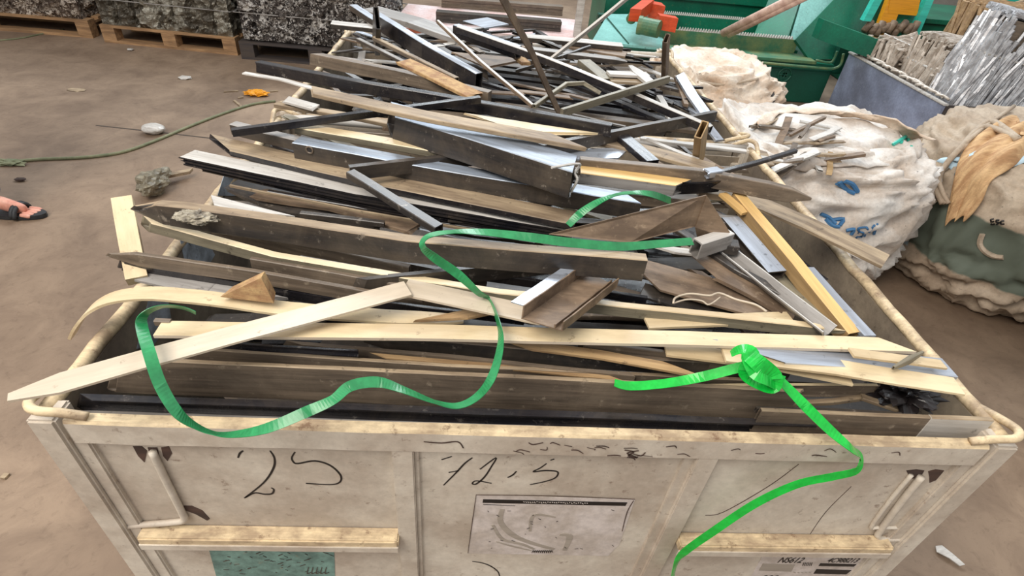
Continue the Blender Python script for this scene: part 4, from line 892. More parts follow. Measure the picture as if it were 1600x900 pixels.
# ------------------------------------------------------------------ green baling machine
G = mat('machine_green', (22, 122, 92), (14, 82, 64), .7, .35, scale=(2, 2, 2), speck=.1, chip=(120, 130, 90))
GD = mat('machine_dark_green', (16, 84, 64), (14, 60, 48), .6, .45, scale=(2, 2, 2))
GW = mat('machine_worn_ledge', (120, 134, 88), (48, 112, 84), .9, .5, scale=(5, 5, 5))
CY = mat('machine_light_turquoise', (148, 208, 200), (110, 168, 160), .6, .3, scale=(3, 3, 3), speck=.3, chip=(90, 100, 96))
TQ = mat('machine_turquoise', (52, 196, 174), (40, 150, 134), .5, .4)
OR = mat('motor_orange', (222, 84, 44), (170, 60, 34), .5, .4)
YL = mat('post_yellow', (232, 158, 20), (200, 130, 16), .5, .4)
ma = empty('baling_machine', (3.0, 4.9, 0), 'big green baling machine behind the bins and sacks', 'machine')
def mp(name, f, m, label=None, smooth=False):
    mb = MB(); f(mb); return mb.build(name, m, ma, label=label, smooth=smooth)
mp('base_housing', lambda m: (m.box((2.3, 4.66, .0), (3.86, 5.5, .34), 0, .01), m.box((3.2, 4.6, 0), (3.86, 4.68, .3), 0, .01)), GD)
mp('ledge', lambda m: (m.box((2.22, 4.56, .36), (3.66, 4.80, .385), 0, .004)), GW)
mp('ledge_beam', lambda m: (m.box((2.2, 4.60, .30), (3.86, 4.70, .36), 0, .006)), G)
mp('bed_wall', lambda m: (m.box((2.25, 4.80, .36), (3.55, 4.84, .50), 0, .004)), GW)
mp('bed_wall', lambda m: (m.box((2.25, 5.36, .36), (3.62, 5.42, .52), 0, .004)), G)
mp('bed_floor', lambda m: m.box((2.25, 4.84, .36), (3.6, 5.36, .40)), G)
for y, z, x0, x1 in ((4.82, .505, 2.42, 3.5), (5.38, .525, 2.4, 3.3)):
    def teeth(m):
        n = 44
        for i in range(n):
            x = x0 + (x1-x0)*i/n; w_ = (x1-x0)/n
            m.add([(x, y-.012, z-.004), (x+w_*.8, y-.012, z-.004), (x+w_*.4, y-.012, z+.022), (x, y+.012, z-.004), (x+w_*.8, y+.012, z-.004), (x+w_*.4, y+.012, z+.022)], [(0,1,2), (5,4,3), (0,2,5,3), (1,4,5,2), (0,3,4,1)])
        m.box((x0, y-.014, z-.012), (x1, y+.014, z-.003))
    mp('gear_rack', teeth, M['pale'])
# back structure
mp('back_housing', lambda m: (m.box((1.9, 5.75, .0), (4.4, 6.6, .62), 0, .01), m.box((2.0, 5.7, .60), (4.2, 5.78, .68), 0, .004)), G)
mp('back_beam', lambda m: (m.box((1.8, 5.50, .36), (3.5, 5.60, .44), 0, .006)), GD)
# slanted hopper with a pale inner face
def slab(m, P, th, mi=0):
    P = [Vector(p) for p in P]; n = len(P); nr = (P[1]-P[0]).cross(P[2]-P[0]).normalized()
    m.add(P + [p + nr*th for p in P], [tuple(range(n))[::-1], tuple(n+i for i in range(n))] + [(i, (i+1) % n, n+(i+1) % n, n+i) for i in range(n)], mi)
h0, h1, h2, h3 = aty(1234, 63, 4.82), aty(1262, -30, 5.2), aty(1345, -30, 5.2), aty(1240, 60, 4.82)
mp('hopper_chute', lambda m: slab(m, (h0, aty(1240, 66, 4.80), h2, h1), -.02), CY, 'pale turquoise sloping chute')
mp('hopper_wall', lambda m: slab(m, (aty(1240, 64, 4.80), aty(1262, 95, 4.70), aty(1420, 90, 4.72), aty(1460, -40, 5.1), aty(1340, -40, 5.1)), .03), G)
mp('hopper_wall', lambda m: slab(m, (aty(1180, 55, 5.2), aty(1232, 62, 4.86), aty(1262, -30, 5.25), aty(1215, -30, 5.5)), .02), G)
# side beam and yard arm
def gbeam(m):
    p, q = aty(1278, 44, 4.5), aty(1388, 84, 4.3); m.obox(p, q, Vector((.0, .05, 0)), Vector((.0, 0, .075)))
mp('side_beam', gbeam, G)
mp('side_plate', lambda m: m.box((3.86, 4.62, .28), (5.5, 4.70, .58), 0, .005), GD)
mp('lift_post', lambda m: m.obox(aty(1372, 66, 4.75), aty(1420, -60, 4.95), Vector((.07, 0, 0)), Vector((0, .03, .0)) + Vector((0, 0, .02))), YL, 'yellow slanted post')
mp('lift_plate', lambda m: m.obox(aty(1408, 22, 4.82), aty(1420, -40, 4.9), Vector((.14, 0, 0)), Vector((0, .02, .0))), YL)
mp('turquoise_arm', lambda m: m.obox(aty(1352, 32, 4.7), aty(1385, -30, 4.8), Vector((.035, 0, 0)), Vector((0, .03, 0))), TQ)
mp('turquoise_arm', lambda m: (m.obox(aty(1422, 66, 4.7), aty(1462, -30, 4.9), Vector((.035, 0, 0)), Vector((0, .03, 0))), m.obox(aty(1395, 72, 4.66), aty(1425, 62, 4.66), Vector((0, .03, 0)), Vector((0, 0, .02)))), TQ)
mp('mechanism', lambda m: [m.tube([aty(1350 + k*9, 48 + (k % 3)*4, 4.68), aty(1362 + k*9, 34 + (k % 2)*6, 4.72)], .03, 8) for k in range(9)], M['rust'], None, True)
mp('right_housing', lambda m: (m.box((4.5, 5.0, 0), (7.5, 6.2, .70), 0, .01), m.box((4.4, 4.96, .70), (7.5, 5.06, .74), 0, .004)), G)
mp('turquoise_panel', lambda m: m.box((6.2, 6.2, .70), (7.0, 6.3, 1.2), 0, .01), TQ)
# feed table at the left, sloping, turquoise white
f = [at(925, 64, .42), at(1045, 76, .42), at(1012, 22, .46), at(950, 22, .46)]
mp('feed_table', lambda m: slab(m, f, -.02), CY, 'pale turquoise feed plate')
mp('feed_table_frame', lambda m: (m.obox(f[0]-Z*.05, f[1]-Z*.05, Vector((0, .02, 0)), Z*.03), m.box((f[0].x, f[0].y, 0), (f[0].x+.06, f[0].y+.06, .38)), m.box((f[1].x-.06, f[1].y, 0), (f[1].x, f[1].y+.06, .38))), GD)
mp('feed_seam', lambda m: m.tube([at(948, 27, .463), at(982, 68, .425)], .006, 6), GD)
# pipe and hand wheel
mp('pipe', lambda m: m.tube(catmull([aty(u, v, 4.52) for u, v in ((1150, 94), (1220, 101), (1290, 107), (1306, 106), (1314, 100), (1318, 84))], 4), .012, 8), GW, None, True)
mp('pipe', lambda m: m.tube(catmull([aty(u, v, 4.54) for u, v in ((1275, 94), (1296, 98), (1303, 92), (1308, 80))], 4), .010, 8), GW, None, True)
def wheel(m):
    c = aty(1226, 117, 4.60)
    m.tube([c + Vector((math.cos(a)*.06, 0, math.sin(a)*.06)) for a in [2*math.pi*i/20 for i in range(21)]], .010, 8)
    m.tube([c, c + Vector((0, .08, 0))], .022, 10)
    for k in range(4): a = k*math.pi/2; m.tube([c, c + Vector((math.cos(a)*.06, 0, math.sin(a)*.06))], .006, 6)
mp('hand_wheel', wheel, GD, None, True)
# drive motor
mo = mp('drive_motor', lambda m: (m.tube([at(1002, 40, .56), at(1030, 46, .56)], .07, 18), m.tube([at(997, 39, .56), at(1003, 40, .56)], .075, 18)), GW, 'green round drive motor')
mp('gearbox', lambda m: (m.obox(at(992, 24, .62), at(1012, 8, .64), Vector((.05, 0, 0)), Z*.05), m.obox(at(1012, 14, .6), at(1034, 18, .6), Vector((0, .08, 0)), Z*.06)), OR, 'red orange gearbox')
mp('motor_cover', lambda m: (m.obox(at(1027, 33, .60), at(1055, 38, .60), Vector((0, .05, 0)), Z*.055)), OR, 'orange cover plate')
mp('motor_drum', lambda m: m.tube([at(986, 30, .58), at(994, 18, .62)], .045, 14), GW, None, True)
# bundle of pinkish poles resting on the machine
mb = MB()
pk = mat('pinkish_pole', (222, 190, 172), (170, 132, 118), .7, .5, scale=(3, 20, 20))
P0, P1 = at(1130, 52, .53), at(1262, -14, 1.0)
sx = Vector((.5, -.6, 0)).normalized()
mb.tube([P0, P1], .035, 10); mb.tube([P0 + sx*.055, P1 + sx*.055], .028, 10)
mb.build('metal_pole', pk, None, 'pinkish pole pair leaning on the green machine', 'pole', smooth=True)
# ------------------------------------------------------------------ grey steel skip with profile bales
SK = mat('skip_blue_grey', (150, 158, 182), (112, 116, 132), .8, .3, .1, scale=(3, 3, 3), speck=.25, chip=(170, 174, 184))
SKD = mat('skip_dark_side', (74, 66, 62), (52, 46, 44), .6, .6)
sk = empty('steel_skip', (4.55, 3.85, 0), 'blue-grey steel skip loaded with bundles beside the green machine', 'skip')
def skp(name, a, b, m): mb = MB(); mb.box(a, b, 0, .003); mb.build(name, m, sk)
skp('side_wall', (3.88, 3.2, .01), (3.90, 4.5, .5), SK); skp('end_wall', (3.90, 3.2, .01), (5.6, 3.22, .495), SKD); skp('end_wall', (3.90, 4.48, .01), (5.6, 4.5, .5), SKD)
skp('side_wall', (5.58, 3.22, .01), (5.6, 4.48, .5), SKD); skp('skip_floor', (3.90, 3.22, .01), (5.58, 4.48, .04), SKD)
skp('top_rim', (3.872, 3.19, .492), (3.908, 4.51, .506), M['pale'])
def strips_bale(c, sx_, sy_, sz_, axis, m, label, n, seed, straps=True):
    rr = random.Random(seed); e = empty('profile_bale', (c[0], c[1], c[2]-sz_/2), label, 'bale'); mb = MB(); C0 = Vector(c)
    ax = Vector(axis).normalized(); s = Vector((-ax.y, ax.x, 0)).normalized(); u = ax.cross(s)
    mb.obox(C0 - ax*sx_*.47, C0 + ax*sx_*.47, s*sy_*.46, u*sz_*.46, 1)
    for i in range(n):
        # bent strips on the shell of the bale
        side = rr.choice((0, 0, 1, 1, 2)); a = rr.uniform(-1, 1); tw = rr.uniform(-.8, .8)
        if side == 0: b0 = s*(sy_/2*a) + u*sz_/2
        elif side == 1: b0 = -s*sy_/2*rr.choice((1, 1, -1)) + u*(sz_/2*a)
        else: b0 = s*sy_/2*a - u*0
        P = []
        if side == 2:
            e1 = rr.choice((-1, 1)); 
            for k in range(4): P.append(C0 + ax*(e1*sx_/2 + rr.uniform(-.02, .02)) + s*(sy_/2*(a + rr.uniform(-.3, .3))) + u*(sz_/2*(-1 + k*.67)))
        else:
            x0, x1 = sorted((rr.uniform(-1, -.3), rr.uniform(.3, 1)))
            for k in range(4):
                f = k/3; P.append(C0 + ax*(sx_/2*(x0 + (x1-x0)*f)) + b0 + (s if side == 0 else u)*(tw*(f-.5)*sy_*.4) + u*rr.uniform(-.022, .022) + s*rr.uniform(-.022, .022))
        mb.tube(catmull(P, 3), rr.uniform(.008, .019), 5, 0)
    mb.build('bent_profiles', [m, M['brown']], e)
    if straps:
        for f in (-.22, .25):
            q = C0 + ax*sx_*f; mb = MB(); k = 1.08
            mb.tube([q - s*sy_/2*k - u*sz_/2*k, q + s*sy_/2*k - u*sz_/2*k, q + s*sy_/2*k + u*sz_/2*k, q - s*sy_/2*k + u*sz_/2*k, q - s*sy_/2*k - u*sz_/2*k], .008, 6); mb.build('binding_wire', M['pale'], e)
    return e
AL = mat('pale_bent_profile', (212, 202, 190), (150, 134, 118), .7, .4, .2, scale=(20, 20, 20)); AL2 = mat('grey_bent_profile', (206, 208, 212), (140, 136, 136), .7, .35, .4, scale=(20, 20, 20))
AB = mat('brown_bent_profile', (164, 132, 102), (112, 88, 70), .7, .5, scale=(20, 20, 20)); AT = mat('tan_bent_profile', (196, 166, 126), (140, 112, 84), .7, .5, scale=(20, 20, 20))
strips_bale((4.16, 4.20, .36), .40, .42, .60, (1, 0, 0), AL, 'small low profile bale at the left end of the skip', 230, 1)
strips_bale((4.24, 3.76, .42), .74, .36, .46, (.06, 0, 1), AL, 'pale profile bale in the middle of the skip', 260, 2)
strips_bale((4.78, 3.86, .45), .46, .44, .80, (1, 0, 0), AB, 'brown-tan profile bale behind the bright grey one', 240, 3)
strips_bale((4.28, 3.41, .54), 1.0, .28, .52, (.16, 0, 1), AL2, 'bright grey profile bale standing steep in the skip', 320, 4)
strips_bale((4.92, 3.42, .42), .50, .32, .72, (1, 0, 0), AB, 'dark brown profile bale at the right of the skip', 200, 5)
strips_bale((5.05, 4.28, .52), .90, .34, .92, (1, 0, 0), AT, 'tan profile bale lying at the back of the skip', 240, 6, False)
mb = MB(); mb.tube(catmull([at(1536, 36, .85), at(1548, 22, .9), at(1568, 12, .95), at(1598, 2, .98)], 4), .016, 8); mb.build('bent_tube', AT, None, 'curved tan tube rising out of the bales', 'tube', smooth=True)
rr = random.Random(77)
for i in range(16):
    u, v = rr.uniform(1372, 1500), 0; v = 100 + (u-1336)*.55 + rr.uniform(-22, -2); p = Vector((3.915 + rr.uniform(0, .03), 3.3 + 1.1*i/16, .52)); a = math.pi/2 + rr.uniform(-.35, .35); ln = rr.uniform(.05, .1)
    mb = MB(); d = Vector((math.cos(a), math.sin(a), rr.uniform(-.05, .05))) * ln; mb.tube(catmull([p - d, p + Vector((0, 0, .01)), p + d], 3), .01, 6)
    mb.build('bent_tube', AL, None, 'loose bent pale profile lying against the skip rim', 'tube', 'loose profiles along the skip rim', smooth=True)

# ------------------------------------------------------------------ big sacks
def sack_mat(name, c, d, amt=.7, cut=None):
    return mat(name, c, d, amt, .75, scale=(4, 4, 4), bump=.25, lo=.38, hi=.62, speck=.05)
SW = sack_mat('sack_white', (232, 222, 208), (196, 164, 134), .9); SG = sack_mat('sack_grey_white', (226, 222, 216), (178, 158, 138), .75); ST = sack_mat('sack_tan', (186, 170, 150), (150, 130, 110))
SDG = sack_mat('sack_dark_green', (96, 104, 92), (60, 66, 58)); SB = sack_mat('sack_pale_blue', (196, 222, 236), (150, 186, 212), .5); SIN = sack_mat('sack_inner', (150, 132, 110), (96, 80, 66))
from mathutils.bvhtree import BVHTree
BV = {}
def se(x, e): return math.copysign(abs(x) ** e, x)
def sack(name, label, c, r, seed, mats, amp=.06, top=.75, sag=.10, picker=None, e1=.45, e2=.75, lean=(0, 0)):
    """closed bulging sack body with folds; returns Empty and a function giving surface points"""
    em = empty(name, (c[0], c[1], 0), label, 'sack'); nu, nv = 140, 90; C0 = Vector(c); mb = MB()
    def surf(a, b):
        d = Vector((se(math.cos(a), e2)*se(math.cos(b), e1), se(math.sin(a), e2)*se(math.cos(b), e1), se(math.sin(b), .62)))
        n3 = Vector((math.cos(a)*math.cos(b), math.sin(a)*math.cos(b), math.sin(b)))
        q = n3 * 2.2 + Vector((seed, seed*.3, 0))
        fold = 1 - abs(noise.noise(q + noise.noise_vector(q*1.3)*.8)) * 2
        f2 = 1 - abs(noise.noise(q*2.6 + noise.noise_vector(q*2)*.6 + Vector((9, 0, 0)))) * 2
        k = 1 + amp*(fold-.5)*1.2 + amp*.55*(f2-.5) + .02*noise.noise(q*7)
        p = Vector((d.x*r[0]*k, d.y*r[1]*k, d.z*r[2]*(1 + (k-1)*1.4)))
        if d.z > 0: p.z -= sag * r[2] * max(0, 1 - (d.x**2 + d.y**2)) * 1.2
        hz = (p.z / r[2] + 1) / 2; p.x += lean[0]*hz; p.y += lean[1]*hz
        p += C0
        if p.z < .006: p.z = .006
        return p
    for j in range(nv + 1):
        b = -math.pi/2 + math.pi*j/nv
        for i in range(nu): mb.v.append(surf(2*math.pi*i/nu, b))
    for j in range(nv):
        for i in range(nu):
            a = j*nu+i; b = j*nu+(i+1) % nu; mb.f.append((a, b, b+nu, a+nu)); 
            cc = (mb.v[a] + mb.v[b+nu]) / 2; mb.mi.append(picker(cc, i/nu, j/nv) if picker else 0)
    BV[surf] = BVHTree.FromPolygons([tuple(q) for q in mb.v], mb.f)
    mb.build('sack_body', mats, em, smooth=True); return em, surf
def out_(p, k): return p + (CAM - p).normalized() * k
def flap(em, pts, wv, m, name='folded_rim', th=.006, seed=0):
    """wavy cloth band along pts, width vector(s) wv"""
    P = catmull(pts, 6); mb = MB(); n = len(P); K = 7
    for i, p in enumerate(P):
        for k in range(K + 1):
            f = k / K; q = p + Vector(wv) * f + noise.noise_vector(Vector((i*.35, f*1.6, seed))) * .028 + Vector((0, 0, .02*math.sin(f*math.pi)))
            mb.v.append(q)
    for i in range(n-1):
        for k in range(K): a = i*(K+1)+k; mb.f.append((a, a+1, a+K+2, a+K+1)); mb.mi.append(0)
    o = mb.build(name, m, em, smooth=True); so = o.modifiers.new('s', 'SOLIDIFY'); so.thickness = th; return o
def cast(surf, u, v, C0):
    d = (MC @ Vector(((u-800)/FPX, (450-v)/FPX, -1))).normalized(); bt = BV[surf]
    h = bt.ray_cast(CAM, d)
    if h[0] is None:
        q = bt.find_nearest(CAM + d * 3.4); p = q[0]
    else: p = h[0]
    return p + (CAM - p).normalized()*.004
sA, fA = sack('bulk_sack', 'white bulk sack behind, next to the corner of the back bin', (2.24, 3.30, .33), (.44, .44, .34), 3.1, [SW], .10)
mb = MB(); mb.tube(catmull([fA(-2.1, .75), fA(-1.7, .85), fA(-1.3, .95)], 5), .01, 6); mb.build('sack_cord', ST, sA, smooth=True)
mb = MB(); P = [fA(a, b) + Vector((0, -.006, .006)) for a, b in ((-1.25, .22), (-.95, .55), (-.8, .62), (-1.02, .40))]; mb.add(P + [p - Vector((0, .004, .004)) for p in P], [(0,1,2,3), (7,6,5,4)]); mb.build('sack_opening', M['black'], sA, label='dark slit opening')
sB, fB = sack('bulk_sack', 'grey-white bulk sack with blue lettering beside the right rail', (2.29, 2.02, .365), (.58, .47, .37), 12.7, [SG], .085)
flap(sB, [out_(cast(fB, u, v, None), .0) for u, v in ((1170, 196), (1200, 180), (1260, 176), (1330, 184), (1390, 200), (1425, 222))], (.02, -.10, .045), SW, seed=2)
flap(sB, [out_(cast(fB, u, v, None), .0) for u, v in ((1230, 268), (1290, 262), (1350, 262), (1410, 258), (1440, 244))], (.01, .13, .03), SG, seed=7)
# blue marker and print on it, raised slightly off the sack skin
BL = mat('blue_print', (52, 104, 150), (80, 128, 170), .5, .7, bump=0)
def sack_strokes(em, surf, C0, strokes, r, m, name, label):
    mb = MB()
    for s in strokes: mb.tube(catmull([cast(surf, u, v, C0) for u, v in s], 3) if len(s) > 2 else [cast(surf, u, v, C0) for u, v in s], r, 6)
    mb.build(name, m, em, label=label)
sack_strokes(sB, fB, None, [((1338, 372), (1342, 358)), ((1352, 355), (1341, 357), (1343, 362), (1349, 364), (1346, 370), (1338, 369)), ((1351, 369), (1354, 355), (1358, 363), (1366, 352), (1365, 366)), ((1366, 366), (1371, 350))], .005, BL, 'blue_lettering', 'blue letters SM')
for s_k in (((1282, 334), (1296, 340), (1306, 350)), ((1290, 342), (1300, 352), (1312, 354)), ((1300, 344), (1318, 342), (1312, 352)), ((1322, 360), (1334, 358), (1330, 366))): sack_strokes(sB, fB, None, [s_k], .009, BL, 'blue_smear', None)
sack_strokes(sB, fB, None, [((1320, 283), (1332, 288), (1340, 300)), ((1312, 284), (1322, 296), (1336, 302)), ((1308, 286), (1314, 290))], .010, BL, 'blue_print_patch', 'blue oval print')
# scrap sticking from the open sack
rr = random.Random(31)
for i in range(26):
    u, v = rr.uniform(1180, 1300), rr.uniform(188, 262); p = out_(cast(fB, u, v, None), .03 + rr.uniform(0, .04)); a = rr.uniform(-.6, 1.4); ln = rr.uniform(.05, .15)
    d = Vector((math.cos(a), math.sin(a), rr.uniform(-.2, .4))) * ln; mk = rr.choice(['rust', 'brown', 'tan', 'pale', 'grey', 'ochre'])
    mb = MB(); sweep(mb, [p-d, p+d], rr.choice(['L', 'U', 'flat', 'box']), rr.uniform(.015, .035), rr.uniform(.006, .014), jag=.01, wob=.004)
    mb.build('metal_offcut', M[mk], None, 'bent scrap piece lying in the mouth of the grey-white sack', 'scrap offcut', 'scrap in the mouth of the lettered sack')
mb = MB(); mb.tube(catmull([out_(cast(fB, u, v, None), .01) for u, v in ((1395, 226), (1408, 218), (1418, 212), (1428, 208))], 4), .008, 6); mb.tube(catmull([out_(cast(fB, u, v, None), .01) for u, v in ((1408, 222), (1416, 214), (1424, 230))], 4), .008, 6)
mb.build('plastic_tie', TQ, None, 'small turquoise and black tie at the top right of the lettered sack', 'tie')
def banded():
    m = ST.copy(); m.name = 'sack_tan_green_blue'; n = m.node_tree.nodes; l = m.node_tree.links; b = n['Principled BSDF']; src = b.inputs['Base Color'].links[0].from_socket
    t = n.new('ShaderNodeTexCoord'); nz = n.new('ShaderNodeTexNoise'); nz.inputs['Scale'].default_value = 5; nz.inputs['Detail'].default_value = 6; l.new(t.outputs['Object'], nz.inputs[0])
    sp = n.new('ShaderNodeSeparateXYZ'); l.new(t.outputs['Object'], sp.inputs[0])
    def th(sock, lo, hi, k=.08, w_=.012):
        # 1 where lo < value + noise < hi
        a = n.new('ShaderNodeMath'); a.operation = 'MULTIPLY_ADD'; l.new(nz.outputs[0], a.inputs[0]); a.inputs[1].default_value = k; l.new(sock, a.inputs[2])
        r1 = n.new('ShaderNodeMapRange'); l.new(a.outputs[0], r1.inputs[0]); r1.inputs['From Min'].default_value = lo; r1.inputs['From Max'].default_value = lo + w_
        r2 = n.new('ShaderNodeMapRange'); l.new(a.outputs[0], r2.inputs[0]); r2.inputs['From Min'].default_value = hi; r2.inputs['From Max'].default_value = hi + w_; r2.inputs['To Min'].default_value = 1; r2.inputs['To Max'].default_value = 0
        q = n.new('ShaderNodeMath'); q.operation = 'MULTIPLY'; l.new(r1.outputs[0], q.inputs[0]); l.new(r2.outputs[0], q.inputs[1]); return q.outputs[0]
    def mul(a, b_): q = n.new('ShaderNodeMath'); q.operation = 'MULTIPLY'; l.new(a, q.inputs[0]); l.new(b_, q.inputs[1]); return q.outputs[0]
    blue = mul(th(sp.outputs['Y'], -.03, 2), th(sp.outputs['Z'], .22, .60)); green = mul(th(sp.outputs['Z'], .24, .52), th(sp.outputs['Y'], -2, -.03))
    def mixc(a, c, f): x = n.new('ShaderNodeMix'); x.data_type = 'RGBA'; l.new(f, x.inputs['Factor']); l.new(a, x.inputs['A']); x.inputs['B'].default_value = (*s2l(c), 1); return x.outputs['Result']
    o = mixc(src, (190, 210, 222), blue); o = mixc(o, (92, 100, 88), green); l.new(o, b.inputs['Base Color']); return m
SCM = banded()
sC, fC = sack('bulk_sack', 'large tan sack with a dark green band and a tan rag tied on top', (3.48, 1.88, .40), (.60, .55, .42), 22.3, [SCM], .07, e1=.5, e2=.85)
RG = mat('orange_tan_rag', (212, 176, 130), (160, 118, 80), .8, .8, scale=(8, 40, 8), bump=.5)
# rag: folded upper bundle and frayed hanging tail
def rag(m):
    K = 9
    rows = [((1620, 150), (1640, 210)), ((1580, 175), (1600, 240)), ((1545, 205), (1580, 262)), ((1512, 228), (1560, 275)), ((1490, 262), (1548, 292)), ((1480, 310), (1534, 318)), ((1472, 352), (1512, 346))]
    hs = [1.0, .97, .95, .92, .86, .78, .68]
    for i, ((a, b), (c, d)) in enumerate(rows):
        for k in range(K+1):
            f = k/K; p = out_(cast(fC, a + (c-a)*f, b + (d-b)*f, None), .03); m.v.append(p + Vector((0, 0, .028*math.sin(f*17 + i*.5) + .02*math.sin(f*math.pi))) + noise.noise_vector(p*9)*.012)
    for i in range(len(rows)-1):
        for k in range(K): a = i*(K+1)+k; m.f.append((a, a+1, a+K+2, a+K+1)); m.mi.append(0)
mb = MB(); rag(mb); o = mb.build('knotted_rag', RG, None, 'orange-tan frayed rag hanging over the front of the tan sack', 'rag', smooth=True)
s_ = o.modifiers.new('s', 'SOLIDIFY'); s_.thickness = .02; s_ = o.modifiers.new('b', 'SUBSURF'); s_.levels = 2; s_.render_levels = 2
mb = MB()
for k in range(3):
    mb.tube(catmull([out_(cast(fC, u, v, None), .05) for u, v in ((1596 - k*6, 150 + k*8), (1545 - k*8, 190 + k*8), (1505 - k*6, 228 + k*5), (1474 - k*3, 262 + k*6), (1464 + k*4, 290 + k*4), (1474 + k*4, 318))], 5), [.016 - .003*k]*26, 8)
mb.build('rag_rope', ST, None, 'twisted tan rag rope hanging beside the frayed rag', 'rope', smooth=True)
flap(sC, [out_(cast(fC, u, v, None), .01) for u, v in ((1620, 240), (1575, 262), (1530, 270), (1490, 275))], (-.03, .10, .03), SB, seed=4)
sack_strokes(sC, fC, None, [((1548, 343), (1549, 351)), ((1548, 343), (1553, 342)), ((1548, 347), (1553, 346)), ((1549, 351), (1554, 350)), ((1561, 344), (1557, 344), (1557, 347), (1561, 348), (1557, 351)), ((1569, 345), (1564, 346), (1564, 350), (1569, 350))], .0035, M['ink'], 'dark_lettering', 'dark letters Es')
sack_strokes(sC, fC, None, [((1535, 366), (1531, 380), (1538, 392), (1552, 400), (1568, 402))], .012, ST, 'round_print', 'pale round printed mark')
sD, fD = sack('bulk_sack', 'pale blue sack at the right edge of the photo', (3.62, 1.12, .42), (.42, .22, .42), 41.0, [SB], .06)
sE, fE = sack('bulk_sack', 'dusty tan sack at the lower right edge in front', (3.12, .62, .30), (.30, .26, .30), 55.0, [ST], .05)

# ------------------------------------------------------------------ litter on the floor
HO = mat('dusty_hose', (126, 126, 96), (84, 92, 66), .7, .7, scale=(10, 10, 10))
mb = MB(); mb.tube(catmull([at(u, v, .008) for u, v in ((-60, 262), (0, 255), (60, 249), (130, 246), (190, 238), (240, 221), (300, 196), (350, 177), (395, 163), (430, 158))], 6), .010, 8)
mb.build('hose', HO, None, 'long dusty green-grey hose lying across the floor', 'hose', smooth=True)
mb = MB(); mb.tube(catmull([at(u, v, .005) for u, v in ((-10, 64), (30, 60), (60, 54), (100, 46))], 4), .007, 6); mb.build('cord', HO, None, 'thin cord on the floor before the left pallet', 'cord', smooth=True)
lump('fibre_tuft', 'flat tuft of green fibre on the hose at the left edge', at(18, 254, .01), .05, HO, 'fibre', 3, .8, 3, .25, 3, scale=(1.4, .7, 1))
lump('white_block', 'white rounded plastic block lying on the floor beside the hose', at(240, 201, .03), .065, 'pale', 'plastic block', 14, .12, 3, .5, 1.5, scale=(1.1, .85, 1))
lump('yellow_scrap', 'bright yellow crumpled scrap on the floor near the upper left rim', at(401, 145, .02), .065, YL, 'plastic scrap', 17, .4, 4, .3, 3, scale=(1.3, .7, 1))
lump('paper_scrap', 'small pinkish paper scrap on the floor right of centre of the aisle', at(289, 121, .01), .04, 'pale', 'paper', 19, .4, 2, .3, 3, scale=(1.2, .8, 1))
lump('paper_scrap', 'tiny white paper scrap in front of the orange-brown pallet', at(203, 77, .01), .025, 'pale', 'paper', 23, .4, 2, .3, 3)
lump('paper_scrap', 'faint pale smear of dried paper in the middle of the aisle floor', at(120, 140, .004), .04, 'tan', 'paper', 25, .5, 2, .12, 3, scale=(1.5, .8, 1))
lump('brown_stone', 'small reddish brown lump on the floor above the sandal', at(31, 280, .01), .02, 'rust_hole', 'stone', 27, .4, 2, .4, 3, scale=(1.6, .8, 1))
for i, (u, v, u2, v2, lab) in enumerate(((350, 143, 372, 142, 'thin straw left of the yellow scrap'), (366, 157, 378, 167, 'short pale stick below the yellow scrap'), (422, 143, 434, 142, 'tiny pale chip right of the yellow scrap'), (372, 153, 380, 152, 'small green-grey chip below the yellow scrap'), (4, 748, 12, 740, 'small white chip on the floor at the left edge'))):
    mb = MB(); p, q = at(u, v, .005), at(u2, v2, .005); d = (q-p).normalized(); mb.obox(p, q, Vector((-d.y, d.x, 0))*.008, Vector((0, 0, .004))); mb.build('floor_chip', M['tan'], None, lab, 'chip')
# crumpled grey scrap and lath on the floor left of the bin
lump('crumpled_sheet', 'crumpled grey sheet scrap on the floor left of the bins', at(241, 283, .06), .10, 'olive', 'scrap sheet', 33, .5, 4, .6, 1.3, scale=(.6, 1.15, 1))
mb = MB(); p, q = at(250, 277, .04), at(299, 267, .04); mb.obox(p, q, Vector((.0, .022, 0)), Vector((0, 0, .008))); mb.build('wood_lath', M['tan'], None, 'short tan lath beside the crumpled grey sheet on the floor', 'lath')
# torn white paper at right front
mb = MB(); P = [at(1462, 853, .012), at(1472, 852, .016), at(1490, 866, .02), at(1508, 882, .012), at(1500, 884, .01), at(1484, 872, .014), at(1464, 862, .01)]
n = len(P); mb.add(P + [p - Vector((0, 0, .003)) for p in P], [tuple(range(n)), tuple(n+i for i in range(n))[::-1]] + [(i, n+i, n+(i+1) % n, (i+1) % n) for i in range(n)]); mb.build('torn_paper', M['pale'], None, 'torn white paper on the floor beside the right front post of the bin', 'paper')

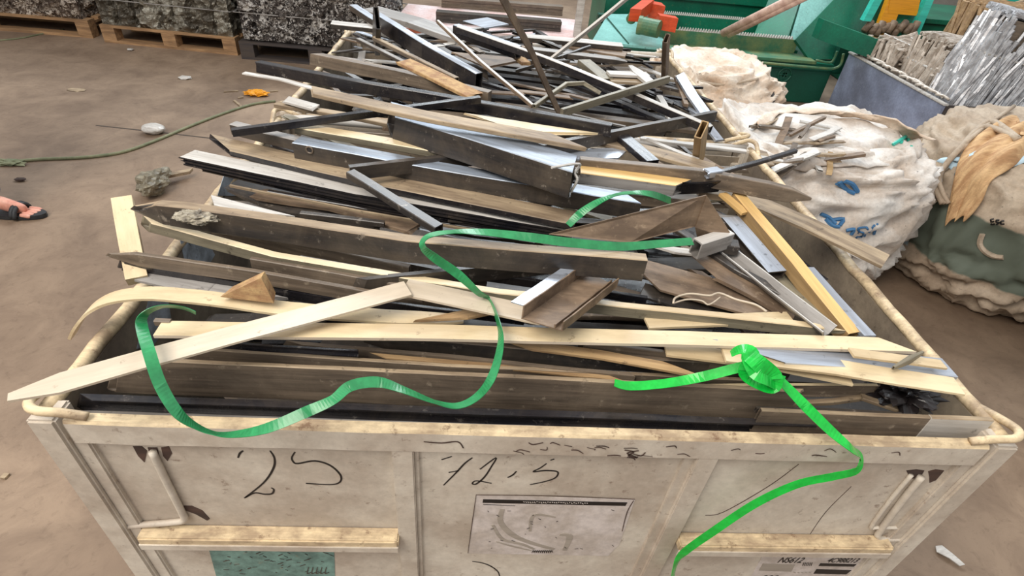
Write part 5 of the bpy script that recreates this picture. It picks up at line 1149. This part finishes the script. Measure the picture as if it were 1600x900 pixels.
# ------------------------------------------------------------------ person at the left edge
SKN = mat('skin', (216, 164, 144), (190, 110, 92), .5, .5, scale=(12, 12, 12), bump=.05)
JN = mat('blue_jeans', (36, 66, 112), (22, 40, 74), .7, .85, scale=(18, 18, 18), bump=.3)
SD = mat('sandal_black', (30, 32, 36), (52, 54, 54), .5, .6)
SH = mat('grey_shirt', (110, 112, 116), (84, 86, 90), .5, .85)
fx, fy = -1.555, 1.935      # ball of the front foot
pe = empty('person', (fx - .17, fy, 0), 'person in blue jeans and black sandals standing at the left edge', 'person')
def skin(name, V, E, Rr, m, par, sub=2):
    me = bpy.data.meshes.new(name); me.from_pydata([tuple(Vector(v) - pe.location) for v in V], E, []); o = link(name, me, par)
    sm = o.modifiers.new('k', 'SKIN'); sm.use_smooth_shade = True; me.materials.append(m)
    for i, r in enumerate(Rr): me.skin_vertices[0].data[i].radius = r if isinstance(r, tuple) else (r, r)
    me.skin_vertices[0].data[0].use_root = True
    s = o.modifiers.new('s', 'SUBSURF'); s.levels = sub; s.render_levels = sub; return o
# ankles at back; person faces +x
A1 = Vector((fx - .17, fy, .09)); A2 = Vector((fx - .42, fy - .26, .09))
hip = Vector((fx - .30, fy - .13, .93))
V = [hip, hip + Vector((0, .09, -.02)), (A1.x - .02, A1.y, .50), A1, A1 + Vector((.09, 0, -.035)), A1 + Vector((.165, 0, -.062)),
     hip + Vector((0, -.09, -.02)), (A2.x + .02, A2.y, .50), A2, A2 + Vector((.09, 0, -.035)), A2 + Vector((.165, 0, -.062)),
     hip + Vector((0, 0, .25)), hip + Vector((0, 0, .47)), hip + Vector((.01, 0, .55)), hip + Vector((.03, 0, .66)), hip + Vector((.03, 0, .76)),
     hip + Vector((0, .18, .46)), hip + Vector((.03, .22, .18)), hip + Vector((.12, .22, -.04)), hip + Vector((0, -.18, .46)), hip + Vector((.03, -.22, .18)), hip + Vector((.12, -.22, -.04))]
E_ = [(0,1),(1,2),(2,3),(3,4),(4,5),(0,6),(6,7),(7,8),(8,9),(9,10),(0,11),(11,12),(12,13),(13,14),(14,15),(12,16),(16,17),(17,18),(12,19),(19,20),(20,21)]
Rr = [.12, .085, .055, .034, (.04, .03), (.042, .016), .085, 0.055, .034, (.04, .03), (.042, .016), .11, .11, .055, .09, .075, .055, .04, .028, .055, .04, .028]
skin('body', V, E_, Rr, SKN, pe)
for A in (A1, A2):
    for k in range(5):
        b = A + Vector((.15, -.036 + .018*k, -.066)); t = Vector((.06 - .006*abs(k - (3 if A is A1 else 1)), 0, -.006)); 
        mb = MB(); mb.tube(catmull([b, b + t*.6 + Vector((0, 0, .002)), b + t], 3), [.0105]*5 + [.009, .006], 8); mb.build('toe', SKN, pe, smooth=True)
    def sole(m):
        n = 20; P = []
        for i in range(n):
            a = 2*math.pi*i/n; w_ = .050 + .006*math.cos(a); P.append(Vector((A.x + .080 + .165*math.cos(a), A.y + w_*math.sin(a), 0)))
        m.add([p + Vector((0, 0, .004)) for p in P] + [p + Vector((0, 0, .024)) for p in P], [tuple(range(n))[::-1], tuple(n+i for i in range(n))] + [(i, (i+1) % n, n+(i+1) % n, n+i) for i in range(n)])
    s0 = MB(); sole(s0); so = s0.build('sandal', SD, pe)
    mb = MB(); P = [A + Vector((.12, .056*math.cos(a), -.072 + .046*math.sin(a))) for a in [math.pi*i/10 for i in range(11)]]
    for d_ in (0, .012): mb.tube([p + Vector((d_, 0, -d_*.35)) for p in P], .011, 8)
    mb.build('sandal_strap', SD, pe, smooth=True)
V = [hip + Vector((0, 0, .04)), hip + Vector((0, .085, -.13)), (A1.x - .02, A1.y, .50), A1 + Vector((.005, 0, -.02)), hip + Vector((0, -.085, -.13)), (A2.x + .02, A2.y, .50), A2 + Vector((-.015, 0, -.01))]
skin('jeans', V, [(0,1),(1,2),(2,3),(0,4),(4,5),(5,6)], [(.15, .12), .10, .085, .074, .10, .085, .074], JN, pe)
V = [hip + Vector((0, 0, .02)), hip + Vector((0, 0, .25)), hip + Vector((0, 0, .46)), hip + Vector((0, .18, .45)), hip + Vector((.01, .21, .30)), hip + Vector((0, -.18, .45)), hip + Vector((.01, -.21, .30))]
V[0] = hip + Vector((0, 0, -.06))
skin('shirt', V, [(0,1),(1,2),(2,3),(3,4),(2,5),(5,6)], [.16, .155, .15, .085, .07, .085, .07], SH, pe)
for sg in (1, -1):
    w0 = hip + Vector((.12, .22*sg, -.04)); d = Vector((.35, 0, -.94)).normalized()
    V = [w0, w0 + d*.045, w0 + d*.085]; R2 = [(.022, .026), (.018, .038), (.014, .036)]; E2 = [(0, 1), (1, 2)]
    skin('palm', V, E2, R2, SKN, pe)
    for k in range(4):
        fl = (.062, .074, .068, .052)[k]; b = w0 + d*.08 + Vector((0, 0, 0)) + Vector((.94, 0, .35))*(.028 - .018*k)
        mb = MB(); mb.tube(catmull([b, b + d*fl*.45, b + d*fl*.8 + Vector((-.004, -sg*.008, 0)), b + d*fl + Vector((-.006, -sg*.018, 0))], 3), [.0088]*7 + [.0075]*2 + [.006], 8); mb.build('finger', SKN, pe, smooth=True)
    b = w0 + d*.03 + Vector((.024, 0, .01)); mb = MB(); mb.tube(catmull([b, b + Vector((.022, -sg*.006, -.022)), b + Vector((.03, -sg*.012, -.05))], 4), [.0105]*6 + [.009, .008, .0065], 8); mb.build('thumb', SKN, pe, smooth=True)
lump('hair', None, hip + Vector((.01, 0, .76)), .10, M['blackplastic'], None, 2, .1, 3, 1, 3, parent=pe)
